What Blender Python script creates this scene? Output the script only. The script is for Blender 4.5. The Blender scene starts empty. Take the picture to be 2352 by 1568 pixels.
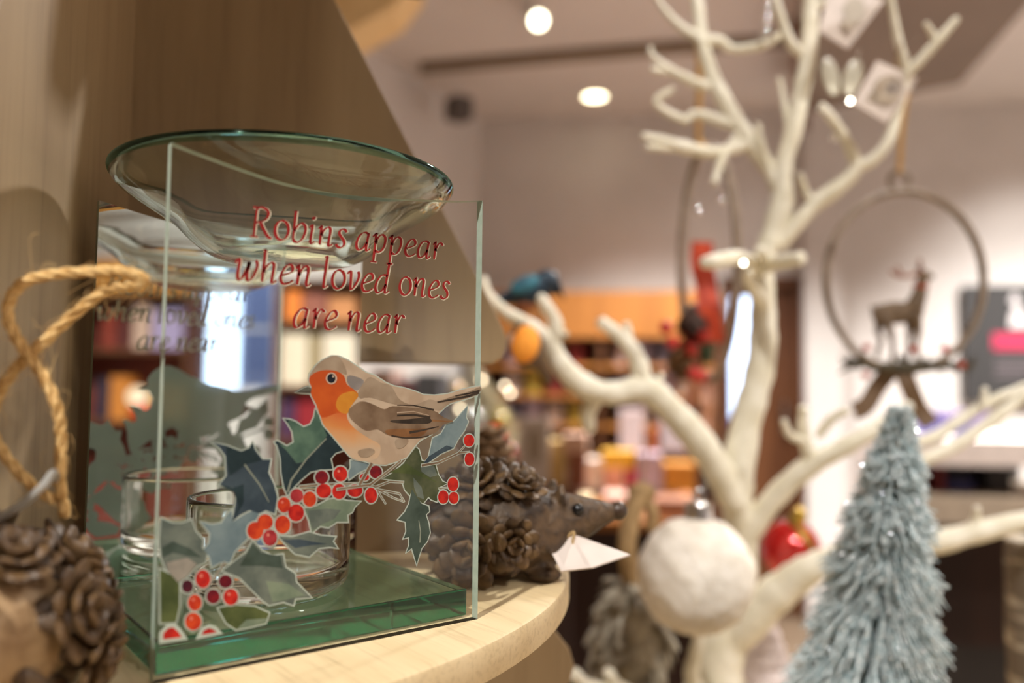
import bpy, bmesh, math, random
from mathutils import Vector, Matrix

# ------------------------------------------------------------------ camera
Z0 = 1.15                                   # height of the display shelf above the floor
F_PX = 1881.0                               # focal length in pixels of the 2352 px wide frame
def _basis(yaw, pitch, roll):
    f = Vector((math.sin(yaw)*math.cos(pitch), math.cos(yaw)*math.cos(pitch), math.sin(pitch)))
    r = Vector((math.cos(yaw), -math.sin(yaw), 0)); u = r.cross(f)
    c, s = math.cos(roll), math.sin(roll)
    return c*r+s*u, -s*r+c*u, f
CR, CU, CF = _basis(.6648, .0604, .0099)
CAM = Vector((-.0559, -.2074, .0699))
sc = bpy.context.scene
col = sc.collection
cd = bpy.data.cameras.new('camera'); cam = bpy.data.objects.new('camera', cd); col.objects.link(cam)
cam.matrix_world = Matrix(((CR.x, CU.x, -CF.x, CAM.x), (CR.y, CU.y, -CF.y, CAM.y), (CR.z, CU.z, -CF.z, CAM.z+Z0), (0, 0, 0, 1)))
cd.sensor_width = 36; cd.sensor_fit = 'HORIZONTAL'; cd.lens = F_PX/2352*36
cd.clip_start = .005; cd.clip_end = 60
cd.dof.use_dof = True; cd.dof.focus_distance = .246; cd.dof.aperture_fstop = 5.4
sc.camera = cam
# ------------------------------------------------------------------ view, world
sc.view_settings.view_transform = 'Standard'; sc.view_settings.look = 'None'
sc.view_settings.gamma = 1; sc.view_settings.use_curve_mapping = False
sc.view_settings.exposure = 0.0
cy = sc.cycles
cy.use_denoising = True; cy.max_bounces = 16; cy.transmission_bounces = 14; cy.transparent_max_bounces = 24
cy.glossy_bounces = 8; cy.diffuse_bounces = 4; cy.sample_clamp_indirect = 6; cy.blur_glossy = .3
w = bpy.data.worlds.new('daylight'); sc.world = w; w.use_nodes = True
bg = w.node_tree.nodes['Background']; bg.inputs[0].default_value = (.60, .72, 1, 1); bg.inputs[1].default_value = 4.5

def L2(f, l, z):                            # room frame: forward along the shop, right, height above shelf top
    a = math.radians(45.4)
    return Vector((CAM.x+f*math.sin(a)+l*math.cos(a), CAM.y+f*math.cos(a)-l*math.sin(a), z))
def spot(name, pos, target, watt, cone, blend=.4, radius=.03, color=(1, .972, .935)):
    d = bpy.data.lights.new(name, 'SPOT'); d.energy = watt; d.spot_size = math.radians(cone); d.spot_blend = blend
    d.shadow_soft_size = radius; d.color = color
    o = bpy.data.objects.new(name, d); col.objects.link(o)
    p = Vector(pos)+Vector((0, 0, Z0)); t = Vector(target)+Vector((0, 0, Z0))
    o.location = p; o.rotation_euler = (t-p).to_track_quat('-Z', 'Y').to_euler()
    return o
def dirv(head, el):                         # unit vector for a compass heading (from +y clockwise) and elevation
    h, e = math.radians(head), math.radians(el)
    return Vector((math.sin(h)*math.cos(e), math.cos(h)*math.cos(e), math.sin(e)))
CEIL = 1.69
TGT = Vector((.06, .05, .02))
spot('display_spotlight', Vector((.085, -.008, 0))+dirv(242, 48)*1.95, (.085, -.008, 0), 185, 10.5, .6, .02)  # unseen lamp, placed to brighten the outer part of the shelf
spot('side_spotlight', TGT+dirv(72, 36)*2.5, TGT, 140, 20, .5, .07)
spot('tree_spotlight', (-.3, -.9, 1.6), (.52, .2, .16), 115, 22, .5, .03)
spot('front_spotlight', (1.0, -1.2, 1.6), (.53, .2, .06), 66, 26, .5, .05)  # unseen lamp, added to brighten cards and brush tree, clear of the stand
for i, (f, l) in enumerate([(2.5, 1.0), (3.5, .3), (3.6, 2.3), (2.3, 3.0), (-1.2, 1.6), (-.8, 3.6), (1.2, 4.1), (3.6, 3.9), (-3.2, 3.2)]):
    spot('ceiling_downlight_beam', L2(f, l, CEIL-.05), L2(f, l, 0), 430, 120, .8, .06)
spot('wall_washer_beam', L2(3.3, 2.35, CEIL-.05), L2(4.75, 2.25, .3), 120, 60, .9, .06)
spot('wall_washer_beam', L2(3.3, .75, CEIL-.05), L2(4.75, .7, .2), 90, 70, .9, .06)

# ------------------------------------------------------------------ helpers
def s2l(c): return tuple(((v/255)/12.92 if v <= 10.3 else ((v/255+.055)/1.055)**2.4) for v in c)
def ray(px, py): return CF+(px-1176)/F_PX*CR-(py-784)/F_PX*CU
def P(px, py, d): return CAM+ray(px, py)*d
def on_plane(px, py, p0, n):
    d = ray(px, py); n = Vector(n); return CAM+d*((Vector(p0)-CAM).dot(n)/d.dot(n))
RU, RV = Vector((math.sin(math.radians(45.4)), math.cos(math.radians(45.4)), 0)), Vector((math.cos(math.radians(45.4)), -math.sin(math.radians(45.4)), 0))
def on_f(px, py, f):                        # pixel ray -> (lateral, height) on the room plane at forward distance f
    p = on_plane(px, py, L2(f, 0, 0), RU); return (p-CAM).dot(RV), p.z
def PW(w_px, d): return w_px/F_PX*d*.5      # radius in metres of something w px wide at depth d

def nodes(name):
    m = bpy.data.materials.new(name); m.use_nodes = True
    nt = m.node_tree; return m, nt, nt.nodes['Principled BSDF']
def noise_col(nt, c1, c2, scale, detail=3, stretch=(1, 1, 1), lo=.35, hi=.65, rot=(0, 0, 0)):
    tc = nt.nodes.new('ShaderNodeTexCoord'); mp = nt.nodes.new('ShaderNodeMapping'); mp.inputs['Scale'].default_value = stretch
    mp.inputs['Rotation'].default_value = rot
    nz = nt.nodes.new('ShaderNodeTexNoise'); nz.inputs['Scale'].default_value = scale; nz.inputs['Detail'].default_value = detail
    rp = nt.nodes.new('ShaderNodeValToRGB'); rp.color_ramp.elements[0].position = lo; rp.color_ramp.elements[1].position = hi
    rp.color_ramp.elements[0].color = (*c1, 1); rp.color_ramp.elements[1].color = (*c2, 1)
    nt.links.new(tc.outputs['Object'], mp.inputs[0]); nt.links.new(mp.outputs[0], nz.inputs['Vector']); nt.links.new(nz.outputs['Fac'], rp.inputs[0])
    return rp.outputs[0], nz.outputs['Fac'], mp
MC = {}
def mat(name, c, c2=None, rough=.6, metal=0, scale=40, bump=0, stretch=(1, 1, 1), sheen=0, coat=0, spec=.5, trans=0, emit=None, lo=.35, hi=.65):
    if name in MC: return MC[name]
    m, nt, b = nodes(name)
    a = s2l(c); d = s2l(c2) if c2 else tuple(v*.86 for v in a)
    cs, fac, _ = noise_col(nt, a, d, scale, 3, stretch, lo, hi)
    nt.links.new(cs, b.inputs['Base Color'])
    b.inputs['Roughness'].default_value = rough; b.inputs['Metallic'].default_value = metal
    b.inputs['Specular IOR Level'].default_value = spec; b.inputs['Coat Weight'].default_value = coat
    if trans: b.inputs['Transmission Weight'].default_value = trans
    if emit: b.inputs['Emission Color'].default_value = (*s2l(c), 1); b.inputs['Emission Strength'].default_value = emit
    if bump:
        bp = nt.nodes.new('ShaderNodeBump'); bp.inputs['Strength'].default_value = bump; bp.inputs['Distance'].default_value = .002
        nt.links.new(fac, bp.inputs['Height']); nt.links.new(bp.outputs[0], b.inputs['Normal'])
    MC[name] = m; return m
def wood(name, c1, c2, axis='Z', scale=18, rough=.62, rotz=0):
    if name in MC: return MC[name]
    m, nt, b = nodes(name)
    st = {'Z': (1, 1, .06), 'X': (.06, 1, 1), 'Y': (1, .06, 1)}[axis]
    c, fac, mp = noise_col(nt, s2l(c1), s2l(c2), scale, 5, st, .3, .72, (0, 0, rotz))
    n2 = nt.nodes.new('ShaderNodeTexNoise'); n2.inputs['Scale'].default_value = scale*9; n2.inputs['Detail'].default_value = 4
    nt.links.new(mp.outputs[0], n2.inputs['Vector'])
    rp = nt.nodes.new('ShaderNodeValToRGB'); rp.color_ramp.elements[0].position = .28; rp.color_ramp.elements[1].position = .5
    rp.color_ramp.elements[0].color = (.55, .5, .45, 1); rp.color_ramp.elements[1].color = (1, 1, 1, 1)
    nt.links.new(n2.outputs['Fac'], rp.inputs[0])
    mx = nt.nodes.new('ShaderNodeMix'); mx.data_type = 'RGBA'; mx.blend_type = 'MULTIPLY'; mx.inputs[0].default_value = .38
    nt.links.new(c, mx.inputs[6]); nt.links.new(rp.outputs[0], mx.inputs[7]); nt.links.new(mx.outputs[2], b.inputs['Base Color'])
    b.inputs['Roughness'].default_value = rough
    bp = nt.nodes.new('ShaderNodeBump'); bp.inputs['Strength'].default_value = .12; bp.inputs['Distance'].default_value = .001
    nt.links.new(n2.outputs['Fac'], bp.inputs['Height']); nt.links.new(bp.outputs[0], b.inputs['Normal'])
    MC[name] = m; return m
def thin_glass(name, tint=(.97, .985, .975), refl=1.0):
    """pane glass: what is behind shows through unbent, the surface mirrors by Fresnel"""
    m = bpy.data.materials.new(name); m.use_nodes = True; nt = m.node_tree; nt.nodes.clear()
    out = nt.nodes.new('ShaderNodeOutputMaterial'); mx = nt.nodes.new('ShaderNodeMixShader')
    tr = nt.nodes.new('ShaderNodeBsdfTransparent'); tr.inputs[0].default_value = (*tint, 1)
    gl = nt.nodes.new('ShaderNodeBsdfGlossy'); gl.inputs['Roughness'].default_value = 0; gl.inputs[0].default_value = (refl, refl, refl, 1)
    lw = nt.nodes.new('ShaderNodeFresnel'); lw.inputs[0].default_value = 1.5
    geo = nt.nodes.new('ShaderNodeNewGeometry'); sub = nt.nodes.new('ShaderNodeMath'); sub.operation = 'SUBTRACT'; sub.inputs[0].default_value = 1
    mul = nt.nodes.new('ShaderNodeMath'); mul.operation = 'MULTIPLY'
    nt.links.new(geo.outputs['Backfacing'], sub.inputs[1]); nt.links.new(lw.outputs[0], mul.inputs[0]); nt.links.new(sub.outputs[0], mul.inputs[1])
    nt.links.new(mul.outputs[0], mx.inputs[0]); nt.links.new(tr.outputs[0], mx.inputs[1]); nt.links.new(gl.outputs[0], mx.inputs[2])
    nt.links.new(mx.outputs[0], out.inputs[0]); return m
def solid_glass(name, color=(1, 1, 1), absorb=None, density=0, rough=0):
    m = bpy.data.materials.new(name); m.use_nodes = True; nt = m.node_tree; nt.nodes.clear()
    out = nt.nodes.new('ShaderNodeOutputMaterial'); g = nt.nodes.new('ShaderNodeBsdfGlass')
    g.inputs['Color'].default_value = (*color, 1); g.inputs['IOR'].default_value = 1.5; g.inputs['Roughness'].default_value = rough
    nt.links.new(g.outputs[0], out.inputs[0])
    if absorb:
        v = nt.nodes.new('ShaderNodeVolumeAbsorption'); v.inputs[0].default_value = (*absorb, 1); v.inputs[1].default_value = density
        nt.links.new(v.outputs[0], out.inputs[1])
    return m
def glow(name, c, strength):
    m = bpy.data.materials.new(name); m.use_nodes = True; nt = m.node_tree; nt.nodes.clear()
    out = nt.nodes.new('ShaderNodeOutputMaterial'); e = nt.nodes.new('ShaderNodeEmission')
    e.inputs[0].default_value = (*s2l(c), 1); e.inputs[1].default_value = strength; nt.links.new(e.outputs[0], out.inputs[0]); return m

class MB:
    def __init__(s): s.v = []; s.f = []; s.m = []; s.cur = 0
    def quad(s, *i): s.f.append(tuple(i)); s.m.append(s.cur)
    def add(s, vs, fs):
        n = len(s.v); s.v += [Vector(v) for v in vs]
        for f in fs: s.f.append(tuple(n+i for i in f)); s.m.append(s.cur)
        return s
    def box(s, lo, hi, fr=None):            # fr(x, y, z) maps local coordinates
        x0, y0, z0 = lo; x1, y1, z1 = hi
        vs = [(x, y, z) for z in (z0, z1) for (x, y) in ((x0, y0), (x1, y0), (x1, y1), (x0, y1))]
        vs = [fr(*v) for v in vs] if fr else vs
        return s.add(vs, [(0, 3, 2, 1), (4, 5, 6, 7), (0, 1, 5, 4), (1, 2, 6, 5), (2, 3, 7, 6), (3, 0, 4, 7)])
    def prism(s, poly, fr, h0, h1):         # poly in 2D, fr(a, b, h)
        n = len(poly)
        vs = [fr(a, b, h0) for a, b in poly]+[fr(a, b, h1) for a, b in poly]
        fs = [tuple(reversed(range(n))), tuple(range(n, 2*n))]+[(i, (i+1) % n, n+(i+1) % n, n+i) for i in range(n)]
        return s.add(vs, fs)
    def tube(s, pts, rad, seg=10, caps=True, flat=1.0):
        pts = [Vector(p) for p in pts]; n = len(pts)
        if not hasattr(rad, '__len__'): rad = [rad]*n
        t0 = (pts[1]-pts[0]).normalized(); nrm = t0.orthogonal().normalized()
        base = len(s.v)
        for i, p in enumerate(pts):
            t = (pts[min(i+1, n-1)]-pts[max(i-1, 0)]).normalized()
            nrm = (nrm-t*nrm.dot(t)).normalized(); b = t.cross(nrm)
            for k in range(seg):
                a = 2*math.pi*k/seg; s.v.append(p+(nrm*math.cos(a)+b*math.sin(a)*flat)*rad[i])
        for i in range(n-1):
            for k in range(seg):
                a, b2 = base+i*seg+k, base+i*seg+(k+1) % seg
                s.quad(a, b2, b2+seg, a+seg)
        if caps:
            for i, sg in ((0, -1), (n-1, 1)):
                t = (pts[i]-pts[i-1 if i else 1]).normalized()
                c = len(s.v); s.v.append(pts[i]+t*rad[i]*.6)
                for k in range(seg):
                    a, b2 = base+i*seg+k, base+i*seg+(k+1) % seg
                    s.f.append((a, b2, c) if sg > 0 else (b2, a, c)); s.m.append(s.cur)
        return s
    def ring(s, c, ax, bx, r, rx=1, seg=48, ts=8):   # closed torus-like hoop, radii a,b vectors
        c, ax, bx = Vector(c), Vector(ax), Vector(bx); nz = ax.cross(bx).normalized(); base = len(s.v)
        for i in range(seg):
            a = 2*math.pi*i/seg; p = c+ax*math.cos(a)+bx*math.sin(a)
            o = (ax.normalized()*math.cos(a)+bx.normalized()*math.sin(a)).normalized()
            for k in range(ts):
                t = 2*math.pi*k/ts; s.v.append(p+(o*math.cos(t)+nz*math.sin(t)*rx)*r)
        for i in range(seg):
            for k in range(ts):
                a = base+i*ts+k; b = base+i*ts+(k+1) % ts; c2 = base+((i+1) % seg)*ts+(k+1) % ts; d = base+((i+1) % seg)*ts+k
                s.quad(a, b, c2, d)
        return s
    def ell(s, c, r, rot=None, u=16, v=10):
        c = Vector(c); r = r if hasattr(r, '__len__') else (r, r, r); rot = rot or Matrix.Identity(3); base = len(s.v)
        s.v.append(c+rot @ Vector((0, 0, r[2])))
        for j in range(1, v):
            th = math.pi*j/v
            for i in range(u):
                ph = 2*math.pi*i/u
                s.v.append(c+rot @ Vector((r[0]*math.sin(th)*math.cos(ph), r[1]*math.sin(th)*math.sin(ph), r[2]*math.cos(th))))
        s.v.append(c+rot @ Vector((0, 0, -r[2]))); e = len(s.v)-1
        for i in range(u):
            s.f.append((base, base+1+i, base+1+(i+1) % u)); s.m.append(s.cur)
            s.f.append((e, e-u+(i+1) % u, e-u+i)); s.m.append(s.cur)
        for j in range(v-2):
            for i in range(u):
                a = base+1+j*u+i; b = base+1+j*u+(i+1) % u
                s.quad(a, a+u, b+u, b)
        return s
    def lathe(s, prof, c=(0, 0, 0), seg=64, fr=None):
        c = Vector(c); base = len(s.v); n = len(prof)
        for (r, z) in prof:
            for k in range(seg):
                a = 2*math.pi*k/seg; p = Vector((max(r, 1e-5)*math.cos(a), max(r, 1e-5)*math.sin(a), z))
                s.v.append(c+(fr @ p if fr else p))
        for i in range(n-1):
            for k in range(seg):
                a, b = base+i*seg+k, base+i*seg+(k+1) % seg; s.quad(a, b, b+seg, a+seg)
        return s
def mesh_obj(name, mb, mats, parent=None, base=None, smooth=True, props=None):
    base = Vector(parent['_b']) if parent is not None else Vector(base if base is not None else low_centre(mb.v))
    me = bpy.data.meshes.new(name)
    me.from_pydata([v-base for v in mb.v], [], mb.f)
    for m in (mats if isinstance(mats, (list, tuple)) else [mats]): me.materials.append(m)
    for p, i in zip(me.polygons, mb.m): p.material_index = i
    if smooth:
        for p in me.polygons: p.use_smooth = True
    me.validate(); me.update()
    o = bpy.data.objects.new(name, me); col.objects.link(o)
    if parent is not None: o.parent = parent
    else: o.location = base+Vector((0, 0, Z0))
    o['_b'] = tuple(base)
    if smooth:
        md = o.modifiers.new('smooth', 'EDGE_SPLIT'); md.split_angle = math.radians(42)
    return o
def low_centre(vs):
    xs, ys, zs = [v.x for v in vs], [v.y for v in vs], [v.z for v in vs]
    return Vector(((min(xs)+max(xs))/2, (min(ys)+max(ys))/2, min(zs)))
def tag(o, label, cat, group=None):
    o['label'] = label; o['category'] = cat
    if group: o['group'] = group
    return o
def thing(name, base, label, cat, group=None):
    o = bpy.data.objects.new(name, None); col.objects.link(o); o.location = Vector(base)+Vector((0, 0, Z0)); o['_b'] = tuple(base)
    o.empty_display_size = .01
    return tag(o, label, cat, group)
def structure(name, mb, m, parent=None, smooth=False):
    o = mesh_obj(name, mb, m, parent, smooth=smooth)
    if parent is None: o['kind'] = 'structure'
    return o
def blobs(o, voxel, it=6):                   # fuse overlapping volumes into one continuous skin
    for md in list(o.modifiers): o.modifiers.remove(md)
    r = o.modifiers.new('fuse', 'REMESH'); r.mode = 'VOXEL'; r.voxel_size = voxel; r.use_smooth_shade = True
    sm = o.modifiers.new('soften', 'SMOOTH'); sm.iterations = it; sm.factor = .5
def catmull(pts, n=6, closed=False):
    pts = [Vector(p) for p in pts]; N = len(pts); out = []
    rng = range(N) if closed else range(N-1)
    for i in rng:
        p0 = pts[(i-1) % N] if closed else pts[max(i-1, 0)]; p1 = pts[i]; p2 = pts[(i+1) % N]; p3 = pts[(i+2) % N] if closed else pts[min(i+2, N-1)]
        for k in range(n):
            t = k/n
            out.append(.5*((2*p1)+(p2-p0)*t+(2*p0-5*p1+4*p2-p3)*t*t+(3*p1-p0-3*p2+p3)*t**3))
    if not closed: out.append(pts[-1])
    return out
def lerp_r(rs, n): 
    out = []
    for i in range(len(rs)-1):
        for k in range(n): out.append(rs[i]+(rs[i+1]-rs[i])*k/n)
    return out+[rs[-1]]
def copy_tree(o, parent=None):
    c = o.copy(); col.objects.link(c)
    if parent is not None: c.parent = parent
    for ch in o.children: copy_tree(ch, c)
    return c
random.seed(7)
# ------------------------------------------------------------------ the shop: shell
FLOOR = -Z0
def rfr(f, l, z): return L2(f, l, z)
def rb(mb, f0, f1, l0, l1, z0, z1): return mb.box((f0, l0, z0), (f1, l1, z1), rfr)
plaster = mat('wall_plaster', (216, 210, 206), (208, 202, 198), .85, scale=3)
ceil_paint = mat('ceiling_paint', (222, 214, 207), (216, 208, 201), .9, scale=2)
soffit_shade = mat('taupe_paint', (128, 112, 98), (120, 105, 92), .85, scale=3)  # shade on the ceiling, put into the soffit's colour
FB = 4.75; LR = 5.0; FN = -4.8
BROWN = wood('brown_stained_wood', (104, 62, 30), (84, 46, 20), 'Z', 9, .5)
ORANGE = wood('honey_oak', (176, 114, 50), (150, 92, 36), 'Z', 8, .5)
DARKW = wood('dark_walnut', (58, 32, 18), (42, 22, 12), 'Z', 12, .6)
DARK = mat('charcoal_board', (52, 50, 50), None, .6)
def mirror_on_l(px, py, l, y0=.0803):        # what a pixel of the mirror panel sees on the plane at lateral l -> (forward, height)
    d = ray(px, py); c = Vector((CAM.x, 2*y0-CAM.y, CAM.z)); d = Vector((d.x, -d.y, d.z))
    n = RV; p0 = L2(0, l, 0); p = c+d*((p0-c).dot(n)/d.dot(n))
    return (p-CAM).dot(RU), p.z
m = MB(); rb(m, -5, 4.95, -5, 5.2, FLOOR-.1, FLOOR); structure('floor', m, wood('floor_boards', (112, 94, 76), (90, 74, 58), 'X', 6, .5))
m = MB(); rb(m, -5, 4.95, -5, 5.2, CEIL, CEIL+.1); structure('ceiling', m, ceil_paint)
# back wall with the doorway
dl0, _ = on_f(1655, 640, FB); dl1, dz1 = on_f(1848, 636, FB)
lc, _ = on_f(1110, 900, FB)
m = MB(); rb(m, FB, FB+.15, lc-.4, dl0, FLOOR, CEIL); rb(m, FB, FB+.15, dl1, 5.2, FLOOR, CEIL); rb(m, FB, FB+.15, dl0, dl1, dz1, CEIL)
structure('wall_back', m, plaster)
m = MB()
a0 = L2(FB+.1, lc, 0); dv = Vector((math.sin(math.radians(244)), math.cos(math.radians(244)), 0)); nv = Vector((dv.y, -dv.x, 0))
q = [a0, a0+dv*10.2, a0+dv*10.2+nv*-.12, a0+nv*-.12]
if (q[3]-CAM).length < (q[0]-CAM).length: q = [a0, a0+dv*10.2, a0+dv*10.2+nv*.12, a0+nv*.12]
m.prism([(v.x, v.y) for v in q], lambda a, b, h: Vector((a, b, h)), FLOOR, CEIL); structure('wall_left', m, plaster)
# right wall with the shop window seen in the mirror panel
f_a, z_a = mirror_on_l(446, 612, LR); f_b, z_b = mirror_on_l(628, 900, LR)
wf0, wf1 = min(f_a, f_b), max(f_a, f_b); wz0, wz1 = min(z_a, z_b), max(z_a, z_b)
m = MB(); rb(m, FN, wf0, LR, LR+.15, FLOOR, CEIL); rb(m, wf1, 4.95, LR, LR+.15, FLOOR, CEIL); rb(m, wf0, wf1, LR, LR+.15, FLOOR, wz0); rb(m, wf0, wf1, LR, LR+.15, wz1, CEIL)
structure('wall_right', m, plaster)
m = MB(); rb(m, FN-.15, FN, -5, 5.2, FLOOR, CEIL); structure('wall_near', m, plaster)
# window frame with a mullion and panes
m = MB(); t = .03
for (a, b, c2, d) in ((wf0, wf1, wz0, wz0+t), (wf0, wf1, wz1-t, wz1), (wf0, wf0+t, wz0, wz1), (wf1-t, wf1, wz0, wz1), (wf0, wf1, (wz0+wz1)/2-.01, (wz0+wz1)/2+.01)):
    rb(m, a, b, LR+.03, LR+.09, c2, d)
wo = structure('window_1', m, mat('white_frame', (214, 214, 222), None, .4))
m = MB(); rb(m, wf0, wf1, LR+.055, LR+.061, wz0, wz1); mesh_obj('pane', m, thin_glass('window_glass'), wo, smooth=False)
# neighbouring buildings outside that leave a slot of bright sky
c0, _ = mirror_on_l(470, 700, LR+1.5); c1, _ = mirror_on_l(552, 700, LR+1.5)
lo_, hi_ = min(c0, c1), max(c0, c1)
m = MB(); rb(m, hi_, hi_+3, LR+1.5, LR+1.56, FLOOR, 5); o = structure('wall_outside', m, mat('grey_render', (120, 124, 150), None, .8))
m = MB(); rb(m, lo_-3, lo_, LR+1.5, LR+1.56, FLOOR, 5); o = structure('wall_outside', m, MC['grey_render'])
m = MB(); rb(m, -7, 6, LR+.15, LR+4, FLOOR-.1, FLOOR); structure('pavement', m, mat('paving', (128, 126, 132), None, .8))
# door in the back wall: brown frame and leaf with a slim glazed slot
d0 = structure('door_1', rb(rb(rb(MB(), FB-.03, FB+.16, dl0, dl0+.05, FLOOR, dz1), FB-.03, FB+.16, dl1-.05, dl1, FLOOR, dz1), FB-.03, FB+.16, dl0, dl1, dz1-.06, dz1), BROWN)
sl0, sz1 = on_f(1666, 680, FB); sl1, sz0 = on_f(1730, 1010, FB)
m = MB(); rb(m, FB+.02, FB+.07, dl0+.05, sl0, FLOOR, dz1-.06); rb(m, FB+.02, FB+.07, sl1, dl1-.05, FLOOR, dz1-.06); rb(m, FB+.02, FB+.07, sl0, sl1, sz1, dz1-.06); rb(m, FB+.02, FB+.07, sl0, sl1, FLOOR, sz0)
mesh_obj('door_leaf', m, BROWN, d0, smooth=False)
m = MB(); rb(m, FB+.04, FB+.046, sl0, sl1, sz0, sz1); mesh_obj('pane', m, thin_glass('door_glass'), d0, smooth=False)
m = MB(); m.tube([L2(FB-.02, dl1-.12, -.15), L2(FB-.02, dl1-.12, .02)], .012); mesh_obj('door_handle', m, mat('steel', (170, 165, 160), None, .3, 1), d0)
sl2, sz2 = on_f(1690, 960, FB+1.5)
m = MB(); rb(m, FB+1.5, FB+1.7, dl0-2, dl1+3, FLOOR, sz2); structure('wall_outside', m, mat('blue_grey_render', (105, 108, 150), None, .8))
# pilaster, ceiling soffit, light track
p0, _ = on_f(1852, 800, FB-.12); p1, _ = on_f(1935, 800, FB-.12)
m = MB(); rb(m, FB-.12, FB, p0, p1, FLOOR, CEIL); structure('trim_1', m, plaster)
def cz(px, py, z): 
    d = ray(px, py); p = CAM+d*((z-CAM.z)/d.z); return p
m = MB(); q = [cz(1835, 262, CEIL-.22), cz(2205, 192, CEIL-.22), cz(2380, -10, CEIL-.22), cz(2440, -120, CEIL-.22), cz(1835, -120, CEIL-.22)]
m.prism([(v.x, v.y) for v in q], lambda a, b, h: Vector((a, b, h)), CEIL-.22, CEIL); structure('ceiling_soffit', m, soffit_shade)
q = [cz(965, 140, CEIL), cz(1460, 98, CEIL), cz(1840, 74, CEIL), cz(1840, 92, CEIL), cz(1460, 118, CEIL), cz(965, 158, CEIL)]
m = MB(); m.prism([(v.x, v.y) for v in q], lambda a, b, h: Vector((a, b, h)), CEIL-.03, CEIL+.005); structure('trim_2', m, mat('bronze_track', (130, 112, 92), None, .6))
q = [cz(1818, -60, CEIL-.03), cz(1850, -60, CEIL-.03), cz(1858, 200, CEIL-.03), cz(1822, 200, CEIL-.03)]
m = MB(); m.prism([(v.x, v.y) for v in q], lambda a, b, h: Vector((a, b, h)), CEIL-.26, CEIL-.2); structure('trim_3', m, BROWN)
# warmly lit ceiling area above the display board, its light put into the colour
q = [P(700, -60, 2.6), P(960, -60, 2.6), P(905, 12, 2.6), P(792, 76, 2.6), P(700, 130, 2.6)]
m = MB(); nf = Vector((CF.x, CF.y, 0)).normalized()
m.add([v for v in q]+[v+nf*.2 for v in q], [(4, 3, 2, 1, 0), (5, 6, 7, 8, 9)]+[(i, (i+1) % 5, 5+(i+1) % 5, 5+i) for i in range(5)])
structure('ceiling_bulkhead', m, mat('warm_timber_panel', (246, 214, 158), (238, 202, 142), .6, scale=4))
# ceiling lamps in view
def downlight(px, py, label):
    c = cz(px, py, CEIL); base = (c.x, c.y, CEIL-.012)
    t = thing('ceiling_downlight', base, label, 'light')
    m = MB(); m.lathe([(.062, 0), (.082, 0), (.084, .006), (.08, .012), (.062, .012)], base, 40); mesh_obj('trim_ring', m, mat('white_enamel', (235, 230, 222), None, .4), t)
    m = MB(); m.lathe([(0, .004), (.062, .004), (.062, .009), (0, .009)], base, 40); mesh_obj('diffuser', m, glow('lamp_glow', (255, 240, 200), 9), t)
downlight(1366, 218, 'round recessed downlight glowing in ceiling close to back wall')
c = P(1237, 47, 3.3); t = thing('track_spotlight', (c.x, c.y, c.z), 'white track spotlight with tilted glowing face under ceiling track', 'light')
ax = (CAM+Vector((.5, -1.2, -.6))-c).normalized(); fr = ax.to_track_quat('Z', 'Y').to_matrix()
m = MB(); m.lathe([(.03, -.16), (.036, -.15), (.038, 0), (.033, .004), (.033, -.02), (0, -.02)], c, 32, fr); mesh_obj('lamp_head', m, mat('white_enamel', (235, 230, 222)), t)
m = MB(); m.lathe([(0, -.008), (.032, -.008), (.032, -.012), (0, -.012)], c, 32, fr); mesh_obj('lens', m, glow('lens_glow', (255, 246, 214), 10), t)
m = MB(); k = c-ax*.1; m.tube([k+Vector((0, 0, .03)), Vector((k.x, k.y, CEIL))], .012); mesh_obj('stem', m, MC['white_enamel'], t)
c = cz(1052, 250, CEIL); c = P(1055, 252, 4.2)
t = mesh_obj('wall_speaker', MB().box((-.05, -.05, -.05), (.05, .06, .06), lambda x, y, z: c+Vector((x, y, z))), mat('grey_speaker', (92, 84, 80)), smooth=False)
tag(t, 'small grey loudspeaker high in the corner of wall and ceiling', 'speaker')

# ------------------------------------------------------------------ shop furniture far behind
def pxbox(px0, py0, px1, py1, f, depth):    # lateral / height extents of a frontal box seen at forward distance f
    l0, z1 = on_f(px0, (py0+py1)/2, f)[0], on_f((px0+px1)/2, py0, f)[1]
    l1, z0 = on_f(px1, (py0+py1)/2, f)[0], on_f((px0+px1)/2, py1, f)[1]
    return f, f+depth, l0, l1, z0, z1
# wall unit: oak pelmet, shelves with jars
f0, f1, l0, l1, z0, z1 = pxbox(1105, 668, 1652, 775, 4.42, .30)
u = thing('wall_shelving', L2(4.57, (l0+l1)/2, FLOOR), 'honey oak wall shelving unit with deep pelmet full of jars', 'shelving')
mesh_obj('pelmet', rb(MB(), f0, f1, l0, l1, z0, z1), ORANGE, u, smooth=False)
mesh_obj('back_panel', rb(MB(), f1-.02, f1, l0, l1, FLOOR, z0), BROWN, u, smooth=False)
for l in (l0, (l0+l1)/2, l1-.03): mesh_obj('side_panel', rb(MB(), f0+.02, f1-.02, l, l+.03, FLOOR, z0), BROWN, u, smooth=False)
SH = []
for py in (836, 905, 975, 1050):
    z = on_f(1450, py, f0)[1]; SH.append(z)
    mesh_obj('shelf', rb(MB(), f0+.02, f1-.02, l0+.03, l1-.03, z-.025, z), ORANGE, u, smooth=False)
mesh_obj('plinth', rb(MB(), f0, f1, l0, l1, FLOOR, FLOOR+.5), BROWN, u, smooth=False)
pal = [((196, 180, 196), 'lilac white'), ((150, 60, 60), 'brick red'), ((176, 168, 190), 'pale mauve'), ((210, 196, 186), 'cream'), ((110, 88, 70), 'brown'), ((120, 120, 140), 'slate'), ((190, 170, 70), 'mustard'), ((205, 190, 190), 'pale pink')]
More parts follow.
